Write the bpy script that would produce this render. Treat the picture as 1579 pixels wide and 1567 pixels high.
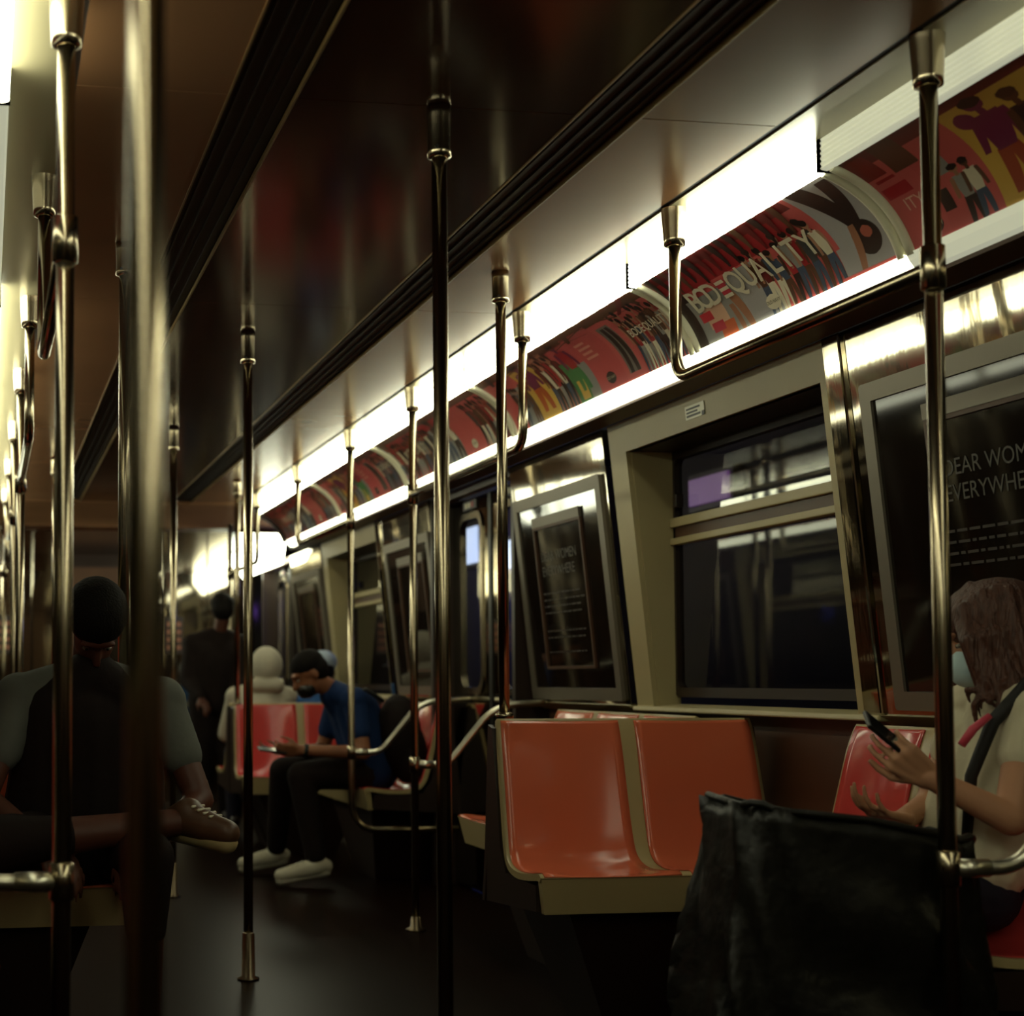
import bpy, bmesh, math, random
from mathutils import Vector, Matrix, Quaternion
import numpy as np

for o in list(bpy.data.objects): bpy.data.objects.remove(o)
SC = bpy.context.scene
COL = SC.collection
random.seed(7)
PI = math.pi
EYE = 1.08

# ------------------------------------------------------------------ camera
cam_d = bpy.data.cameras.new('camera'); cam = bpy.data.objects.new('camera', cam_d); COL.objects.link(cam)
cam.location = (0, 0, EYE)
cam.rotation_euler = (math.radians(90 + 3.16), 0, math.radians(-8.9))
cam_d.sensor_width = 36; cam_d.lens = 54.718
cam_d.shift_x = 0.27745; cam_d.shift_y = 0.08486
cam_d.clip_start = 0.02; cam_d.clip_end = 100
cam_d.dof.use_dof = True; cam_d.dof.focus_distance = 4.3; cam_d.dof.aperture_fstop = 3.1
SC.camera = cam
# ------------------------------------------------------------------ world / exposure
w = bpy.data.worlds.new('world'); SC.world = w; w.use_nodes = True
w.node_tree.nodes['Background'].inputs[0].default_value = (0.010, 0.003, 0.002, 1)
w.node_tree.nodes['Background'].inputs[1].default_value = 1.0
SC.view_settings.view_transform = 'Standard'; SC.view_settings.look = 'None'
SC.view_settings.gamma = 1; SC.view_settings.use_curve_mapping = False
SC.view_settings.exposure = 0.2
LIGHT_ON = 9.0; UNLIT_GLOW = 0.34
LIGHT_COL = (0.97, 1.0, 0.73)

# ------------------------------------------------------------------ materials
def mat(name, col, rough=0.5, metal=0.0, spec=0.5, var=0.0, vscale=8.0, bump=0.0, bscale=60.0, coat=0.0, stretch=None):
    m = bpy.data.materials.new(name); m.use_nodes = True
    nt = m.node_tree; b = nt.nodes['Principled BSDF']
    b.inputs['Base Color'].default_value = (*col, 1); b.inputs['Roughness'].default_value = rough
    b.inputs['Metallic'].default_value = metal; b.inputs['Specular IOR Level'].default_value = spec
    b.inputs['Coat Weight'].default_value = coat; b.inputs['Coat Roughness'].default_value = 0.08
    if var or bump:
        tc = nt.nodes.new('ShaderNodeTexCoord'); mp = nt.nodes.new('ShaderNodeMapping')
        if stretch: mp.inputs['Scale'].default_value = stretch
        nt.links.new(tc.outputs['Object'], mp.inputs[0])
    if var:
        n = nt.nodes.new('ShaderNodeTexNoise'); n.inputs['Scale'].default_value = vscale; n.inputs['Detail'].default_value = 4
        nt.links.new(mp.outputs[0], n.inputs['Vector'])
        r = nt.nodes.new('ShaderNodeMix'); r.data_type = 'RGBA'
        r.inputs[6].default_value = (*[c*(1-var) for c in col], 1); r.inputs[7].default_value = (*[min(1, c*(1+var)) for c in col], 1)
        nt.links.new(n.outputs['Fac'], r.inputs[0]); nt.links.new(r.outputs[2], b.inputs['Base Color'])
    if bump:
        n2 = nt.nodes.new('ShaderNodeTexNoise'); n2.inputs['Scale'].default_value = bscale; n2.inputs['Detail'].default_value = 3
        nt.links.new(mp.outputs[0], n2.inputs['Vector'])
        bp = nt.nodes.new('ShaderNodeBump'); bp.inputs['Strength'].default_value = bump; bp.inputs['Distance'].default_value = 0.01
        nt.links.new(n2.outputs['Fac'], bp.inputs['Height']); nt.links.new(bp.outputs[0], b.inputs['Normal'])
    return m
def emit(name, col, s, rough=0.4):
    m = mat(name, (0.75, 0.72, 0.52), rough); b = m.node_tree.nodes['Principled BSDF']
    b.inputs['Emission Color'].default_value = (*col, 1); b.inputs['Emission Strength'].default_value = s
    return m
def glass_mat(name, tint=(0.8, 0.78, 0.8), ior=1.45):
    m = bpy.data.materials.new(name); m.use_nodes = True; nt = m.node_tree
    for n in list(nt.nodes): nt.nodes.remove(n)
    out = nt.nodes.new('ShaderNodeOutputMaterial'); mx = nt.nodes.new('ShaderNodeMixShader')
    tr = nt.nodes.new('ShaderNodeBsdfTransparent'); tr.inputs[0].default_value = (*tint, 1)
    gl = nt.nodes.new('ShaderNodeBsdfGlossy'); gl.inputs['Roughness'].default_value = 0.03; gl.inputs[0].default_value = (0.9, 0.9, 0.85, 1)
    fr = nt.nodes.new('ShaderNodeFresnel'); fr.inputs[0].default_value = ior
    ge = nt.nodes.new('ShaderNodeNewGeometry'); iv = nt.nodes.new('ShaderNodeMath'); iv.operation = 'SUBTRACT'; iv.inputs[0].default_value = 1
    mu = nt.nodes.new('ShaderNodeMath'); mu.operation = 'MULTIPLY'
    nt.links.new(ge.outputs['Backfacing'], iv.inputs[1]); nt.links.new(iv.outputs[0], mu.inputs[0]); nt.links.new(fr.outputs[0], mu.inputs[1])
    nt.links.new(mu.outputs[0], mx.inputs[0]); nt.links.new(tr.outputs[0], mx.inputs[1]); nt.links.new(gl.outputs[0], mx.inputs[2])
    nt.links.new(mx.outputs[0], out.inputs[0])
    return m
M = dict(
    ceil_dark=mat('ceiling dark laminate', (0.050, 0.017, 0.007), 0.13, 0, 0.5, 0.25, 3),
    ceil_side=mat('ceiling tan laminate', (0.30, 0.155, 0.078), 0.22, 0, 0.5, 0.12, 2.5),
    groove=mat('black rubber gasket', (0.008, 0.005, 0.004), 0.6),
    grille=mat('dark air grille metal', (0.016, 0.008, 0.004), 0.55),
    seam=mat('brass coloured seam', (0.30, 0.20, 0.08), 0.35, 0.6),
    cove=mat('cream enamel cove', (0.38, 0.34, 0.22), 0.25, 0, 0.5),
    cream=mat('cream enamel', (0.78, 0.75, 0.56), 0.3),
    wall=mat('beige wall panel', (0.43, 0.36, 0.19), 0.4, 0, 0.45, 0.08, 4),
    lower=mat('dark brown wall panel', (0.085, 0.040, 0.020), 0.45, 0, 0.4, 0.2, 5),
    steel=mat('brushed stainless steel', (0.40, 0.36, 0.28), 0.05, 1.0, 0.5, 0.10, 6, 0.035, 5, stretch=(1, 2.5, 0.6)),
    frame=mat('grey aluminium frame', (0.19, 0.165, 0.125), 0.4, 0.4),
    dark=mat('dark enamel', (0.018, 0.0075, 0.004), 0.4),
    black=mat('black', (0.006, 0.005, 0.004), 0.35),
    chrome=mat('polished chrome', (0.39, 0.33, 0.23), 0.20, 1.0),
    bright=mat('brushed bright steel', (0.72, 0.69, 0.56), 0.32, 1.0),
    dull=mat('dull steel sleeve', (0.13, 0.10, 0.065), 0.3, 1.0),
    floor=mat('dark speckled floor', (0.007, 0.0025, 0.0012), 0.36, 0, 0.03, 0.7, 180),
    orange=mat('orange seat plastic', (0.66, 0.145, 0.070), 0.14, 0, 0.5, 0.05, 3),
    red=mat('red seat plastic', (0.60, 0.060, 0.055), 0.14, 0, 0.5, 0.05, 3),
    trim=mat('cream seat shell plastic', (0.42, 0.33, 0.16), 0.3),
    glass=glass_mat('window glass'),
    poster_glass=mat('dark poster glass', (0.010, 0.006, 0.004), 0.06, 0, 0.5),
    text_dim=mat('grey poster lettering', (0.07, 0.062, 0.05), 0.5),
    text_faint=mat('faint poster small print', (0.030, 0.020, 0.014), 0.5),
    tunnel=mat('tunnel concrete', (0.03, 0.026, 0.026), 0.8, 0, 0.3, 0.4, 3),
    skin_w=mat('light skin', (0.50, 0.25, 0.14), 0.5, 0, 0.4, 0.06, 20),
    skin_d=mat('brown skin', (0.26, 0.10, 0.045), 0.5, 0, 0.4, 0.06, 20),
    skin_k=mat('dark skin', (0.085, 0.028, 0.015), 0.5, 0, 0.4, 0.06, 20),
    hair_b=mat('brown hair', (0.085, 0.033, 0.020), 0.45, 0, 0.4, 0.75, 110, 0.8, 170, stretch=(1, 1, .12)),
    hair_k=mat('black hair', (0.006, 0.004, 0.003), 0.75, 0, 0.15, 0.3, 60, 0.4, 160),
    tee=mat('cream cotton', (0.62, 0.56, 0.40), 0.8, 0, 0.2, 0.06, 15, 0.25, 25),
    grey=mat('grey cotton', (0.11, 0.115, 0.10), 0.85, 0, 0.2, 0.12, 15, 0.3, 25),
    darkcloth=mat('dark brown cloth', (0.010, 0.005, 0.004), 0.85, 0, 0.2, 0.3, 15, 0.3, 25),
    navy=mat('navy cotton', (0.007, 0.024, 0.085), 0.8, 0, 0.2, 0.2, 15, 0.3, 25),
    jeans=mat('dark denim', (0.018, 0.016, 0.028), 0.8, 0, 0.2, 0.3, 25, 0.3, 60),
    hoodie=mat('light grey fleece', (0.50, 0.46, 0.36), 0.9, 0, 0.2, 0.10, 15, 0.35, 25),
    cap=mat('pale blue cotton', (0.42, 0.50, 0.60), 0.8, 0, 0.2, 0.08, 10),
    blue=mat('blue cotton', (0.03, 0.12, 0.35), 0.8),
    mask=mat('pale blue surgical mask', (0.55, 0.72, 0.75), 0.8, 0, 0.2, 0.08, 20),
    shoe=mat('off white leather', (0.52, 0.48, 0.36), 0.6, 0, 0.4, 0.1, 20),
    sole=mat('white rubber', (0.45, 0.42, 0.33), 0.7),
    bag=mat('black plastic film', (0.006, 0.005, 0.003), 0.42, 0, 0.35, 0.3, 6, 0.6, 16),
    pink=mat('pink strap', (0.60, 0.06, 0.10), 0.5),
    eye=mat('eye white', (0.3, 0.27, 0.22), 0.3),
    strap=mat('black strap', (0.007, 0.006, 0.005), 0.6),
    screen=mat('phone glass', (0.004, 0.004, 0.005), 0.08),
    light_on=emit('lit lamp diffuser', LIGHT_COL, LIGHT_ON),
    ledge_glow=emit('ledge with added glow', LIGHT_COL, LIGHT_ON*.45),  # emission put on the ledge in place of lamp light falling on it
    unlit_glow=emit('unlit diffuser with added glow', LIGHT_COL, UNLIT_GLOW),  # faint emission stands in for light from the neighbouring lamps
)
_pc = {}
def ink(col):
    k = tuple(round(c, 3) for c in col)
    if k not in _pc: _pc[k] = mat('printed ink %d' % len(_pc), k, 0.30, 0, 0.5)
    return _pc[k]

# ------------------------------------------------------------------ mesh helpers
class MB:
    def __init__(s): s.v = []; s.f = []; s.mi = []; s.smooth = []
    def add(s, vs, fs, mi=0, sm=False):
        b = len(s.v); s.v += [tuple(v) for v in vs]
        for f in fs: s.f.append([b + i for i in f]); s.mi.append(mi); s.smooth.append(sm)
        return s
    def box(s, x0, x1, y0, y1, z0, z1, mi=0):
        vs = [(x, y, z) for x in (x0, x1) for y in (y0, y1) for z in (z0, z1)]
        return s.add(vs, [(0, 1, 3, 2), (4, 6, 7, 5), (0, 4, 5, 1), (2, 3, 7, 6), (0, 2, 6, 4), (1, 5, 7, 3)], mi)
    def hexa(s, p, mi=0):   # p: 4 bottom, 4 top
        return s.add(p, [(3, 2, 1, 0), (4, 5, 6, 7), (0, 1, 5, 4), (1, 2, 6, 5), (2, 3, 7, 6), (3, 0, 4, 7)], mi)
    def tube(s, pts, r, n=14, mi=0, cap=True):
        pts = [Vector(p) for p in pts]; rs = r if isinstance(r, (list, tuple)) else [r]*len(pts)
        ref = None; vs = []; fs = []
        for i, p in enumerate(pts):
            d = ((pts[min(i+1, len(pts)-1)] - pts[max(i-1, 0)])).normalized()
            if ref is None:
                ref = d.orthogonal().normalized()
            ref = (ref - d*ref.dot(d)).normalized(); q = d.cross(ref)
            for k in range(n):
                a = 2*PI*k/n; vs.append(p + (ref*math.cos(a) + q*math.sin(a))*rs[i])
        for i in range(len(pts)-1):
            for k in range(n):
                fs.append((i*n+k, i*n+(k+1) % n, (i+1)*n+(k+1) % n, (i+1)*n+k))
        s.add(vs, fs, mi, True)
        if cap:
            b = len(s.v) - len(vs)
            s.f.append([b+k for k in range(n)][::-1]); s.mi.append(mi); s.smooth.append(False)
            e = b + (len(pts)-1)*n
            s.f.append([e+k for k in range(n)]); s.mi.append(mi); s.smooth.append(False)
        return s
    def lathe(s, c, prof, n=20, mi=0):  # prof list of (r,z) about vertical axis at c
        return s.tube([(c[0], c[1], c[2]+z + i*1e-5) for i, (r, z) in enumerate(prof)], [r for r, z in prof], n, mi)
    def grid(s, fn, nu, nv, mi=0, sm=True):
        vs = [fn(i/nu, j/nv) for j in range(nv+1) for i in range(nu+1)]
        fs = [(j*(nu+1)+i, j*(nu+1)+i+1, (j+1)*(nu+1)+i+1, (j+1)*(nu+1)+i) for j in range(nv) for i in range(nu)]
        return s.add(vs, fs, mi, sm)
    def sheet(s, fn, off, nu, nv, mi=0):   # thick sheet: fn surface and off surface
        n1 = (nu+1)*(nv+1); b = len(s.v)
        s.grid(fn, nu, nv, mi); s.grid(off, nu, nv, mi)
        for k in range(nu*nv): s.f[-1-k] = s.f[-1-k][::-1]
        rim = [(i, 0) for i in range(nu)] + [(nu, j) for j in range(nv)] + [(i, nv) for i in range(nu, 0, -1)] + [(0, j) for j in range(nv, 0, -1)]
        for k in range(len(rim)):
            a = rim[k]; c = rim[(k+1) % len(rim)]
            ia = b + a[1]*(nu+1)+a[0]; ic = b + c[1]*(nu+1)+c[0]
            s.f.append([ic, ia, ia+n1, ic+n1]); s.mi.append(mi); s.smooth.append(False)
        return s
    def build(s, name, mats, parent=None, bevel=0.0):
        me = bpy.data.meshes.new(name); me.from_pydata(s.v, [], s.f)
        mats = mats if isinstance(mats, (list, tuple)) else [mats]
        for m in mats: me.materials.append(m)
        for p, i, sm in zip(me.polygons, s.mi, s.smooth): p.material_index = i; p.use_smooth = sm
        bm = bmesh.new(); bm.from_mesh(me); bmesh.ops.recalc_face_normals(bm, faces=bm.faces); bm.to_mesh(me); bm.free()
        me.update()
        o = bpy.data.objects.new(name, me); COL.objects.link(o)
        if bevel:
            bv = o.modifiers.new('bevel', 'BEVEL'); bv.width = bevel; bv.segments = 2; bv.limit_method = 'ANGLE'
        if parent is not None: setp(o, parent)
        return o
def world_of(o):
    m = Matrix.LocRotScale(o.location, o.rotation_euler, o.scale)
    return m if o.parent is None else world_of(o.parent) @ o.matrix_parent_inverse @ m
def setp(o, p):
    o.parent = p; o.matrix_parent_inverse = world_of(p).inverted()
def tag(o, label, cat, group=None):
    o['label'] = label; o['category'] = cat
    if group: o['group'] = group
    return o
def thing(name, label, cat, loc=(0, 0, 0), group=None):
    o = bpy.data.objects.new(name, None); COL.objects.link(o); o.location = loc; o.empty_display_size = 0.1
    return tag(o, label, cat, group)
def struct(o): o['kind'] = 'structure'; return o
def sempty(name, loc=(0, 0, 0)):
    o = bpy.data.objects.new(name, None); COL.objects.link(o); o.location = loc; return struct(o)
def dup(root, off):
    def cp(o, par):
        c = o.copy(); COL.objects.link(c)
        if par is None: c.location = Vector(c.location) + Vector(off)
        else: c.parent = par; c.matrix_parent_inverse = o.matrix_parent_inverse.copy()
        for ch in o.children: cp(ch, c)
        return c
    return cp(root, None)
_fonts = {}
def text_mesh(s, size=1.0, bold=0.0):
    cu = bpy.data.curves.new('lettering', 'FONT'); cu.body = s; cu.size = size; cu.offset = bold
    cu.align_x = 'CENTER'; cu.align_y = 'CENTER'; cu.resolution_u = 3
    o = bpy.data.objects.new('lettering', cu); COL.objects.link(o)
    dg = bpy.context.evaluated_depsgraph_get(); dg.update()
    me = bpy.data.meshes.new_from_object(o.evaluated_get(dg))
    vs = [tuple(v.co) for v in me.vertices]; fs = [tuple(p.vertices) for p in me.polygons]
    bpy.data.objects.remove(o); bpy.data.curves.remove(cu); bpy.data.meshes.remove(me)
    return vs, fs

XC = 1.0
Y0, Y1, YE = -2.6, 11.15, 14.0      # car back, bulkhead, end wall
def wx(z):     # wall half-distance at height z
    if z < 0.985: return 1.53
    return 1.46 + (z-0.985)/(2.05-0.985)*(1.352-1.46)
SIDE = {1: 'right', -1: 'left'}

# ------------------------------------------------------------------ floor, ceiling
fl = struct(MB().box(XC-1.6, XC+1.6, Y0, YE, -0.05, 0).build('floor', M['floor']))
ce = sempty('ceiling', (XC, 4, 2.37))
CZ = 2.37
mb = MB(); mb.box(XC-1.0, XC+1.0, Y0, Y1+0.05, CZ+0.03, CZ+0.06); mb.build('ceiling_backing', M['dark'], ce)
ys = [Y0, -0.6, 1.4, 3.32, 5.2, 7.2, 9.2, Y1]
for a, b in zip(ys[:-1], ys[1:]):
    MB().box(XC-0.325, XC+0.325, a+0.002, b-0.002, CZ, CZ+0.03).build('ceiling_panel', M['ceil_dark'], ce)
    for s in (1, -1):
        x0, x1 = sorted((XC+s*0.48, XC+s*0.812))
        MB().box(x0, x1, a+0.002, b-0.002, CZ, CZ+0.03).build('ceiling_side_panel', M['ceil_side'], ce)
for s in (1, -1):
    g = MB()
    x0, x1 = sorted((XC+s*0.330, XC+s*0.475)); g.box(x0, x1, Y0, Y1, CZ+0.015, CZ+0.03)
    for k in range(4):
        xx = XC+s*(0.352+0.034*k); g.box(xx-0.003, xx+0.003, Y0, Y1, CZ+0.009, CZ+0.02)
    g.build('air_grille', M['grille'], ce)
    for xx in (0.3275, 0.4775):
        MB().box(XC+s*xx-0.0025, XC+s*xx+0.0025, Y0, Y1, CZ-0.003, CZ+0.01).build('ceiling_seam', M['seam'], ce)
    x0, x1 = sorted((XC+s*0.812, XC+s*0.832)); MB().box(x0, x1, Y0, Y1, CZ+0.004, CZ+0.03).build('gasket', M['groove'], ce)
    # cream cove strip between the gasket and the lamps
    x0, x1 = sorted((XC+s*0.832, XC+s*0.985)); MB().box(x0, x1, Y0, Y1+0.03, CZ+0.0, CZ+0.03).build('cove_strip', M['cove'], ce)
# curved bulkhead and low vestibule ceiling
def bulk(u, v):
    x = XC-1.25+2.5*u; t = v
    return (x, Y1+0.62*math.sin(t*PI/2)**1.0, CZ+0.004-0.155*(1-math.cos(t*PI/2)) )
bk = MB().sheet(bulk, lambda u, v: tuple(Vector(bulk(u, v))+Vector((0, 0.02, 0.03))), 6, 10).build('bulkhead', M['ceil_side'], ce)
MB().box(XC-1.35, XC+1.35, Y1+0.60, YE, 2.215, 2.245).build('vestibule_ceiling_panel', M['ceil_dark'], ce)

# ------------------------------------------------------------------ advertisement cove geometry
A_, C_, B_ = (1.185, 2.098), (1.137, 2.248), (0.982, 2.302)   # bottom, control, top
def arc(s, v, off=0.0):
    x = (1-v)**2*A_[0]+2*v*(1-v)*C_[0]+v*v*B_[0]; z = (1-v)**2*A_[1]+2*v*(1-v)*C_[1]+v*v*B_[1]
    dx = 2*(1-v)*(C_[0]-A_[0])+2*v*(B_[0]-C_[0]); dz = 2*(1-v)*(C_[1]-A_[1])+2*v*(B_[1]-C_[1])
    l = math.hypot(dx, dz); nx, nz = -dz/l, dx/l      # toward the aisle (down / inward)
    return XC+s*(x+nx*off), z+nz*off
ALEN = 0.30
def adp(s, y, v, off):
    x, z = arc(s, v, off); return (x, y, z)
class Print:
    """flat print on a curved card: u metres from the reader's left edge, v 0..1 up the card"""
    def __init__(p, s, ya, yb):
        p.s, p.ya, p.yb = s, ya, yb; p.mb = MB(); p.mats = []; p.layer = 0
    def m(p, col):
        k = ink(col)
        if k not in p.mats: p.mats.append(k)
        return p.mats.index(k)
    def y(p, u): return (p.yb-u) if p.s > 0 else (p.ya+u)
    def off(p): p.layer += 1; return 0.0022+0.00002*p.layer
    def rows(p, v0, v1):
        g = .025; k0 = math.ceil(v0/g+1e-6); k1 = math.floor(v1/g-1e-6)
        return [v0]+[k*g for k in range(k0, k1+1)]+[v1]
    def strip(p, v0, v1, fn, col):          # fn(v) -> (u_left, u_right)
        o = p.off(); mi = p.m(col); vs = []; fs = []
        for v in p.rows(v0, v1):
            a, b = fn(v); vs += [adp(p.s, p.y(a), v, o), adp(p.s, p.y(b), v, o)]
        for k in range(len(vs)//2-1): fs.append((2*k, 2*k+1, 2*k+3, 2*k+2))
        p.mb.add(vs, fs, mi)
    def rect(p, u0, u1, v0, v1, col, skew=0.0):
        p.strip(v0, v1, lambda v: (u0+skew*v, u1+skew*v), col)
    def limb(p, u0, v0, u1, v1, w0, w1, col):
        if v1 < v0: u0, v0, u1, v1, w0, w1 = u1, v1, u0, v0, w1, w0
        def fn(v):
            t = (v-v0)/max(1e-6, v1-v0); c = u0+(u1-u0)*t; w_ = (w0+(w1-w0)*t)*(.82+.18*math.sin(PI*t))/2
            return (c-w_, c+w_)
        p.strip(v0, v1, fn, col)
    def disc(p, u, v, ru, rv, col, n=18):
        p.strip(v-rv*.995, v+rv*.995, lambda q: (u-ru*math.sqrt(max(.01, 1-((q-v)/rv)**2)), u+ru*math.sqrt(max(.01, 1-((q-v)/rv)**2))), col)
    def fig(p, u, h, v0, skin, top, legs, lean=0.0, wide=1.0):
        l = h
        wd = 0.045*wide
        p.limb(u-wd*.35, v0, u-wd*.2, v0+.42*l, wd*.42, wd*.55, legs); p.limb(u+wd*.45, v0, u+wd*.2, v0+.42*l, wd*.42, wd*.55, legs)
        p.limb(u, v0+.40*l, u+lean, v0+.78*l, wd*.9, wd*1.15, top)
        p.limb(u-wd*.75, v0+.42*l, u-wd*.55+lean, v0+.76*l, wd*.3, wd*.36, skin); p.limb(u+wd*.75, v0+.42*l, u+wd*.55+lean, v0+.76*l, wd*.3, wd*.36, skin)
        p.limb(u+lean, v0+.76*l, u+lean, v0+.84*l, wd*.3, wd*.3, skin)
        p.disc(u+lean, v0+.90*l, wd*.36, .075*l, skin); p.disc(u+lean, v0+.935*l, wd*.42, .06*l, random.choice([(.02, .01, .008), (.06, .025, .012), (.012, .008, .006)]))
    def text(p, s_, u, v, size, col, wide=1.0, bold=0.0):
        vs, fs = text_mesh(s_, 1.0, bold); o = p.off()+.0004; mi = p.m(col)
        p.mb.add([adp(p.s, p.y(u+x*size*wide), v+y*size/ALEN, o) for x, y, z in vs], fs, mi)
    def build(p, name, parent): return p.mb.build(name, p.mats, parent)

PINK = (0.50, 0.09, 0.085); RED = (0.33, 0.02, 0.025); MAR = (0.14, 0.015, 0.015); GREY = (0.24, 0.23, 0.21); DK = (0.03, 0.015, 0.012)
YEL = (0.55, 0.33, 0.06); CRM = (0.58, 0.52, 0.38); GRN = (0.06, 0.18, 0.06); DEN = (0.05, 0.07, 0.11); TAN = (0.30, 0.13, 0.07); PUR = (0.16, 0.02, 0.06); BRN = (0.10, 0.04, 0.02)
SK = [TAN, BRN, (0.36, 0.18, 0.11), (0.07, 0.03, 0.018)]
CL = [DK, GREY, DEN, MAR, CRM, (0.05, 0.05, 0.05), RED, BRN]
def crowd(p, u0, u1, n, v0=0.03, h=0.85):
    n = int(n*1.7)
    for k in range(n):
        u = u0+(u1-u0)*(k+.5)/n+random.uniform(-.008, .008)
        p.fig(u, h*random.uniform(.85, 1.05), v0, random.choice(SK), random.choice(CL), random.choice([DEN, CRM, GREY, DK, BRN, DEN]), random.uniform(-.006, .006), (u1-u0)/n/0.044)
def logo(p, u, v, dark):
    p.disc(u, v, .038, .075, DK if dark else CRM, 24)
    p.text('OLD NAVY', u, v, .0155, CRM if dark else DK, 0.95)
def card_bodequality(p, L):
    p.rect(0, L, 0, 1, PINK)
    p.rect(0, L*.72, .62, 1, RED); p.rect(0, L, .86, 1, MAR)
    p.rect(0, .10, 0, .7, DK, .02); p.rect(.08, .36, 0, .52, GREY); p.rect(.36, .54, 0, .60, (.30, .28, .27))
    p.rect(.13, .25, .14, .38, (.55, .33, .22)); p.rect(.18, .27, 0, .17, (.50, .10, .03)); p.rect(.10, .17, .24, .34, (.45, .03, .04)); p.rect(.14, .21, .10, .20, (.45, .03, .05))
    p.limb(.36, 0, .31, .50, .035, .05, TAN); p.limb(.31, 0, .29, .30, .025, .03, TAN)
    crowd(p, .48, .86, 6, .02, .72)
    p.rect(.86, L, .05, .98, (.33, .31, .30)); p.rect(.86, .88, .3, 1, PINK)
    p.limb(.99, .40, .93, 1, .05, .09, DK); p.limb(1.0, .45, 1.04, .95, .04, .06, DK); p.disc(1.0, .30, .055, .17, DK); p.disc(1.01, .34, .022, .06, (.35, .09, .06))
    p.limb(.94, .05, .97, .45, .03, .03, TAN); p.rect(.84, L, 0, .05, PINK)
    for k in range(16):
        p.limb(.03+.05*k, .60+.1*random.random(), .06+.05*k, 1.0, .012, .035, random.choice([DK, BRN, MAR, (.12, .06, .03)]))
    letters = 'BOD=QUALITY'; uu = [.135, .19, .245, .315, .385, .46, .53, .60, .66, .715, .785]
    for ch, u in zip(letters, uu):
        if ch == '=':
            for q in range(3): p.rect(u-.024, u+.024, .37+.085*q, .41+.085*q, CRM)
            for q in range(2): p.rect(u-.024, u+.024, .41+.085*q, .455+.085*q, (.45, .04, .06))
        else: p.text(ch, u, .48, .112, CRM, 0.90, 0.014)
    logo(p, .50, .14, False)
def card_pink(p, L):
    p.rect(0, L, 0, 1, PINK); p.rect(0, L, .84, 1, MAR)
    u = 0
    p.rect(.0, .17, .0, .84, (.53, .10, .095)); p.rect(.03, .125, .47, .58, (.40, .02, .03)); p.rect(.04, .11, .64, .67, RED); p.text('ITY', .10, .37, .048, (.70, .42, .33)); logo(p, .115, .13, True)
    p.rect(.10, .19, .66, .98, BRN, .03); p.rect(.02, .10, .70, .95, (.22, .02, .02))
    p.rect(.20, .27, .46, .62, GREY); p.rect(.175, .215, .18, .36, DK); p.fig(.27, .50, .02, TAN, GREY, DK, 0, 1.0); p.fig(.31, .5, .03, BRN, CRM, DEN, 0, .9)
    p.rect(.36, .66, .0, .9, YEL); p.fig(.45, .85, .08, PUR, PUR, (.30, .05, .02), .02, 1.8); p.fig(.56, .8, .05, BRN, DK, MAR, 0, 1.5); p.disc(.41, .75, .03, .08, PUR)
    p.rect(.66, .84, 0, .85, (.53, .10, .095)); logo(p, .75, .14, True); crowd(p, .86, L-.02, 8, .03, .8)
def card_mixed(p, L, seed=0):
    random.seed(30+seed)
    p.rect(0, L, 0, 1, PINK); p.rect(0, L, .85, 1, BRN)
    a = L*.30
    p.rect(0, L*.13, 0, .85, PINK); logo(p, L*.06, .16, True); p.rect(L*.10, L*.20, 0, .62, GREY); crowd(p, L*.10, L*.20, 3, .02, .7)
    p.rect(L*.20, L*.33, 0, .86, YEL); p.fig(L*.26, .85, .12, PUR, PUR, (.4, .08, .02), 0, 2.2)
    p.rect(L*.33, L*.44, 0, .9, (.42, .16, .10)); crowd(p, L*.32, L*.45, 4, 0, .95)
    p.rect(L*.44, L*.52, 0, .6, GRN); p.rect(L*.46, L*.50, .05, .30, YEL); p.rect(L*.51, L*.56, 0, .5, GREY); p.fig(L*.50, .8, .15, PUR, RED, GRN, 0, 1.6)
    p.rect(L*.56, L*.70, 0, .90, (.47, .075, .075)); logo(p, L*.63, .16, True)
    for q in range(4): p.rect(L*.58, L*(.63+.01*(q % 2)), .70-.075*q, .735-.075*q, (.58, .24, .18))
    p.rect(L*.70, L*.80, .02, .80, PINK); p.rect(L*.72, L*.775, .10, .78, (.16, .14, .12)); p.limb(L*.735, .1, L*.74, .75, .03, .03, DK); p.limb(L*.765, .1, L*.76, .75, .03, .03, DK)
    crowd(p, L*.80, L*.99, 7, .02, .85); p.text('BODEQUALITY', L*.90, .52, .046, CRM, .9, .01)
    for k in range(12): p.limb(L*random.uniform(.05, .98), .80, L*random.uniform(.05, .98), 1.0, .03, .05, random.choice([DK, BRN, MAR]))
def card_people(p, L, seed=0):
    random.seed(50+seed)
    p.rect(0, L, 0, 1, PINK); p.rect(0, L*.7, .6, 1, RED); p.rect(0, L, .86, 1, BRN)
    crowd(p, .02, L*.45, 8, .02, .85); p.rect(L*.45, L*.62, 0, .7, GREY); p.fig(L*.52, .9, .02, BRN, DK, DEN, 0, 2); p.fig(L*.59, .8, .02, TAN, CRM, DK, 0, 1.6)
    p.rect(L*.62, L*.80, 0, .85, (.47, .08, .075)); logo(p, L*.71, .16, False); crowd(p, L*.80, L*.98, 6, .02, .85)
    p.text('BODEQUALITY', L*.25, .5, .06, CRM, .9, .01)

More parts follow.
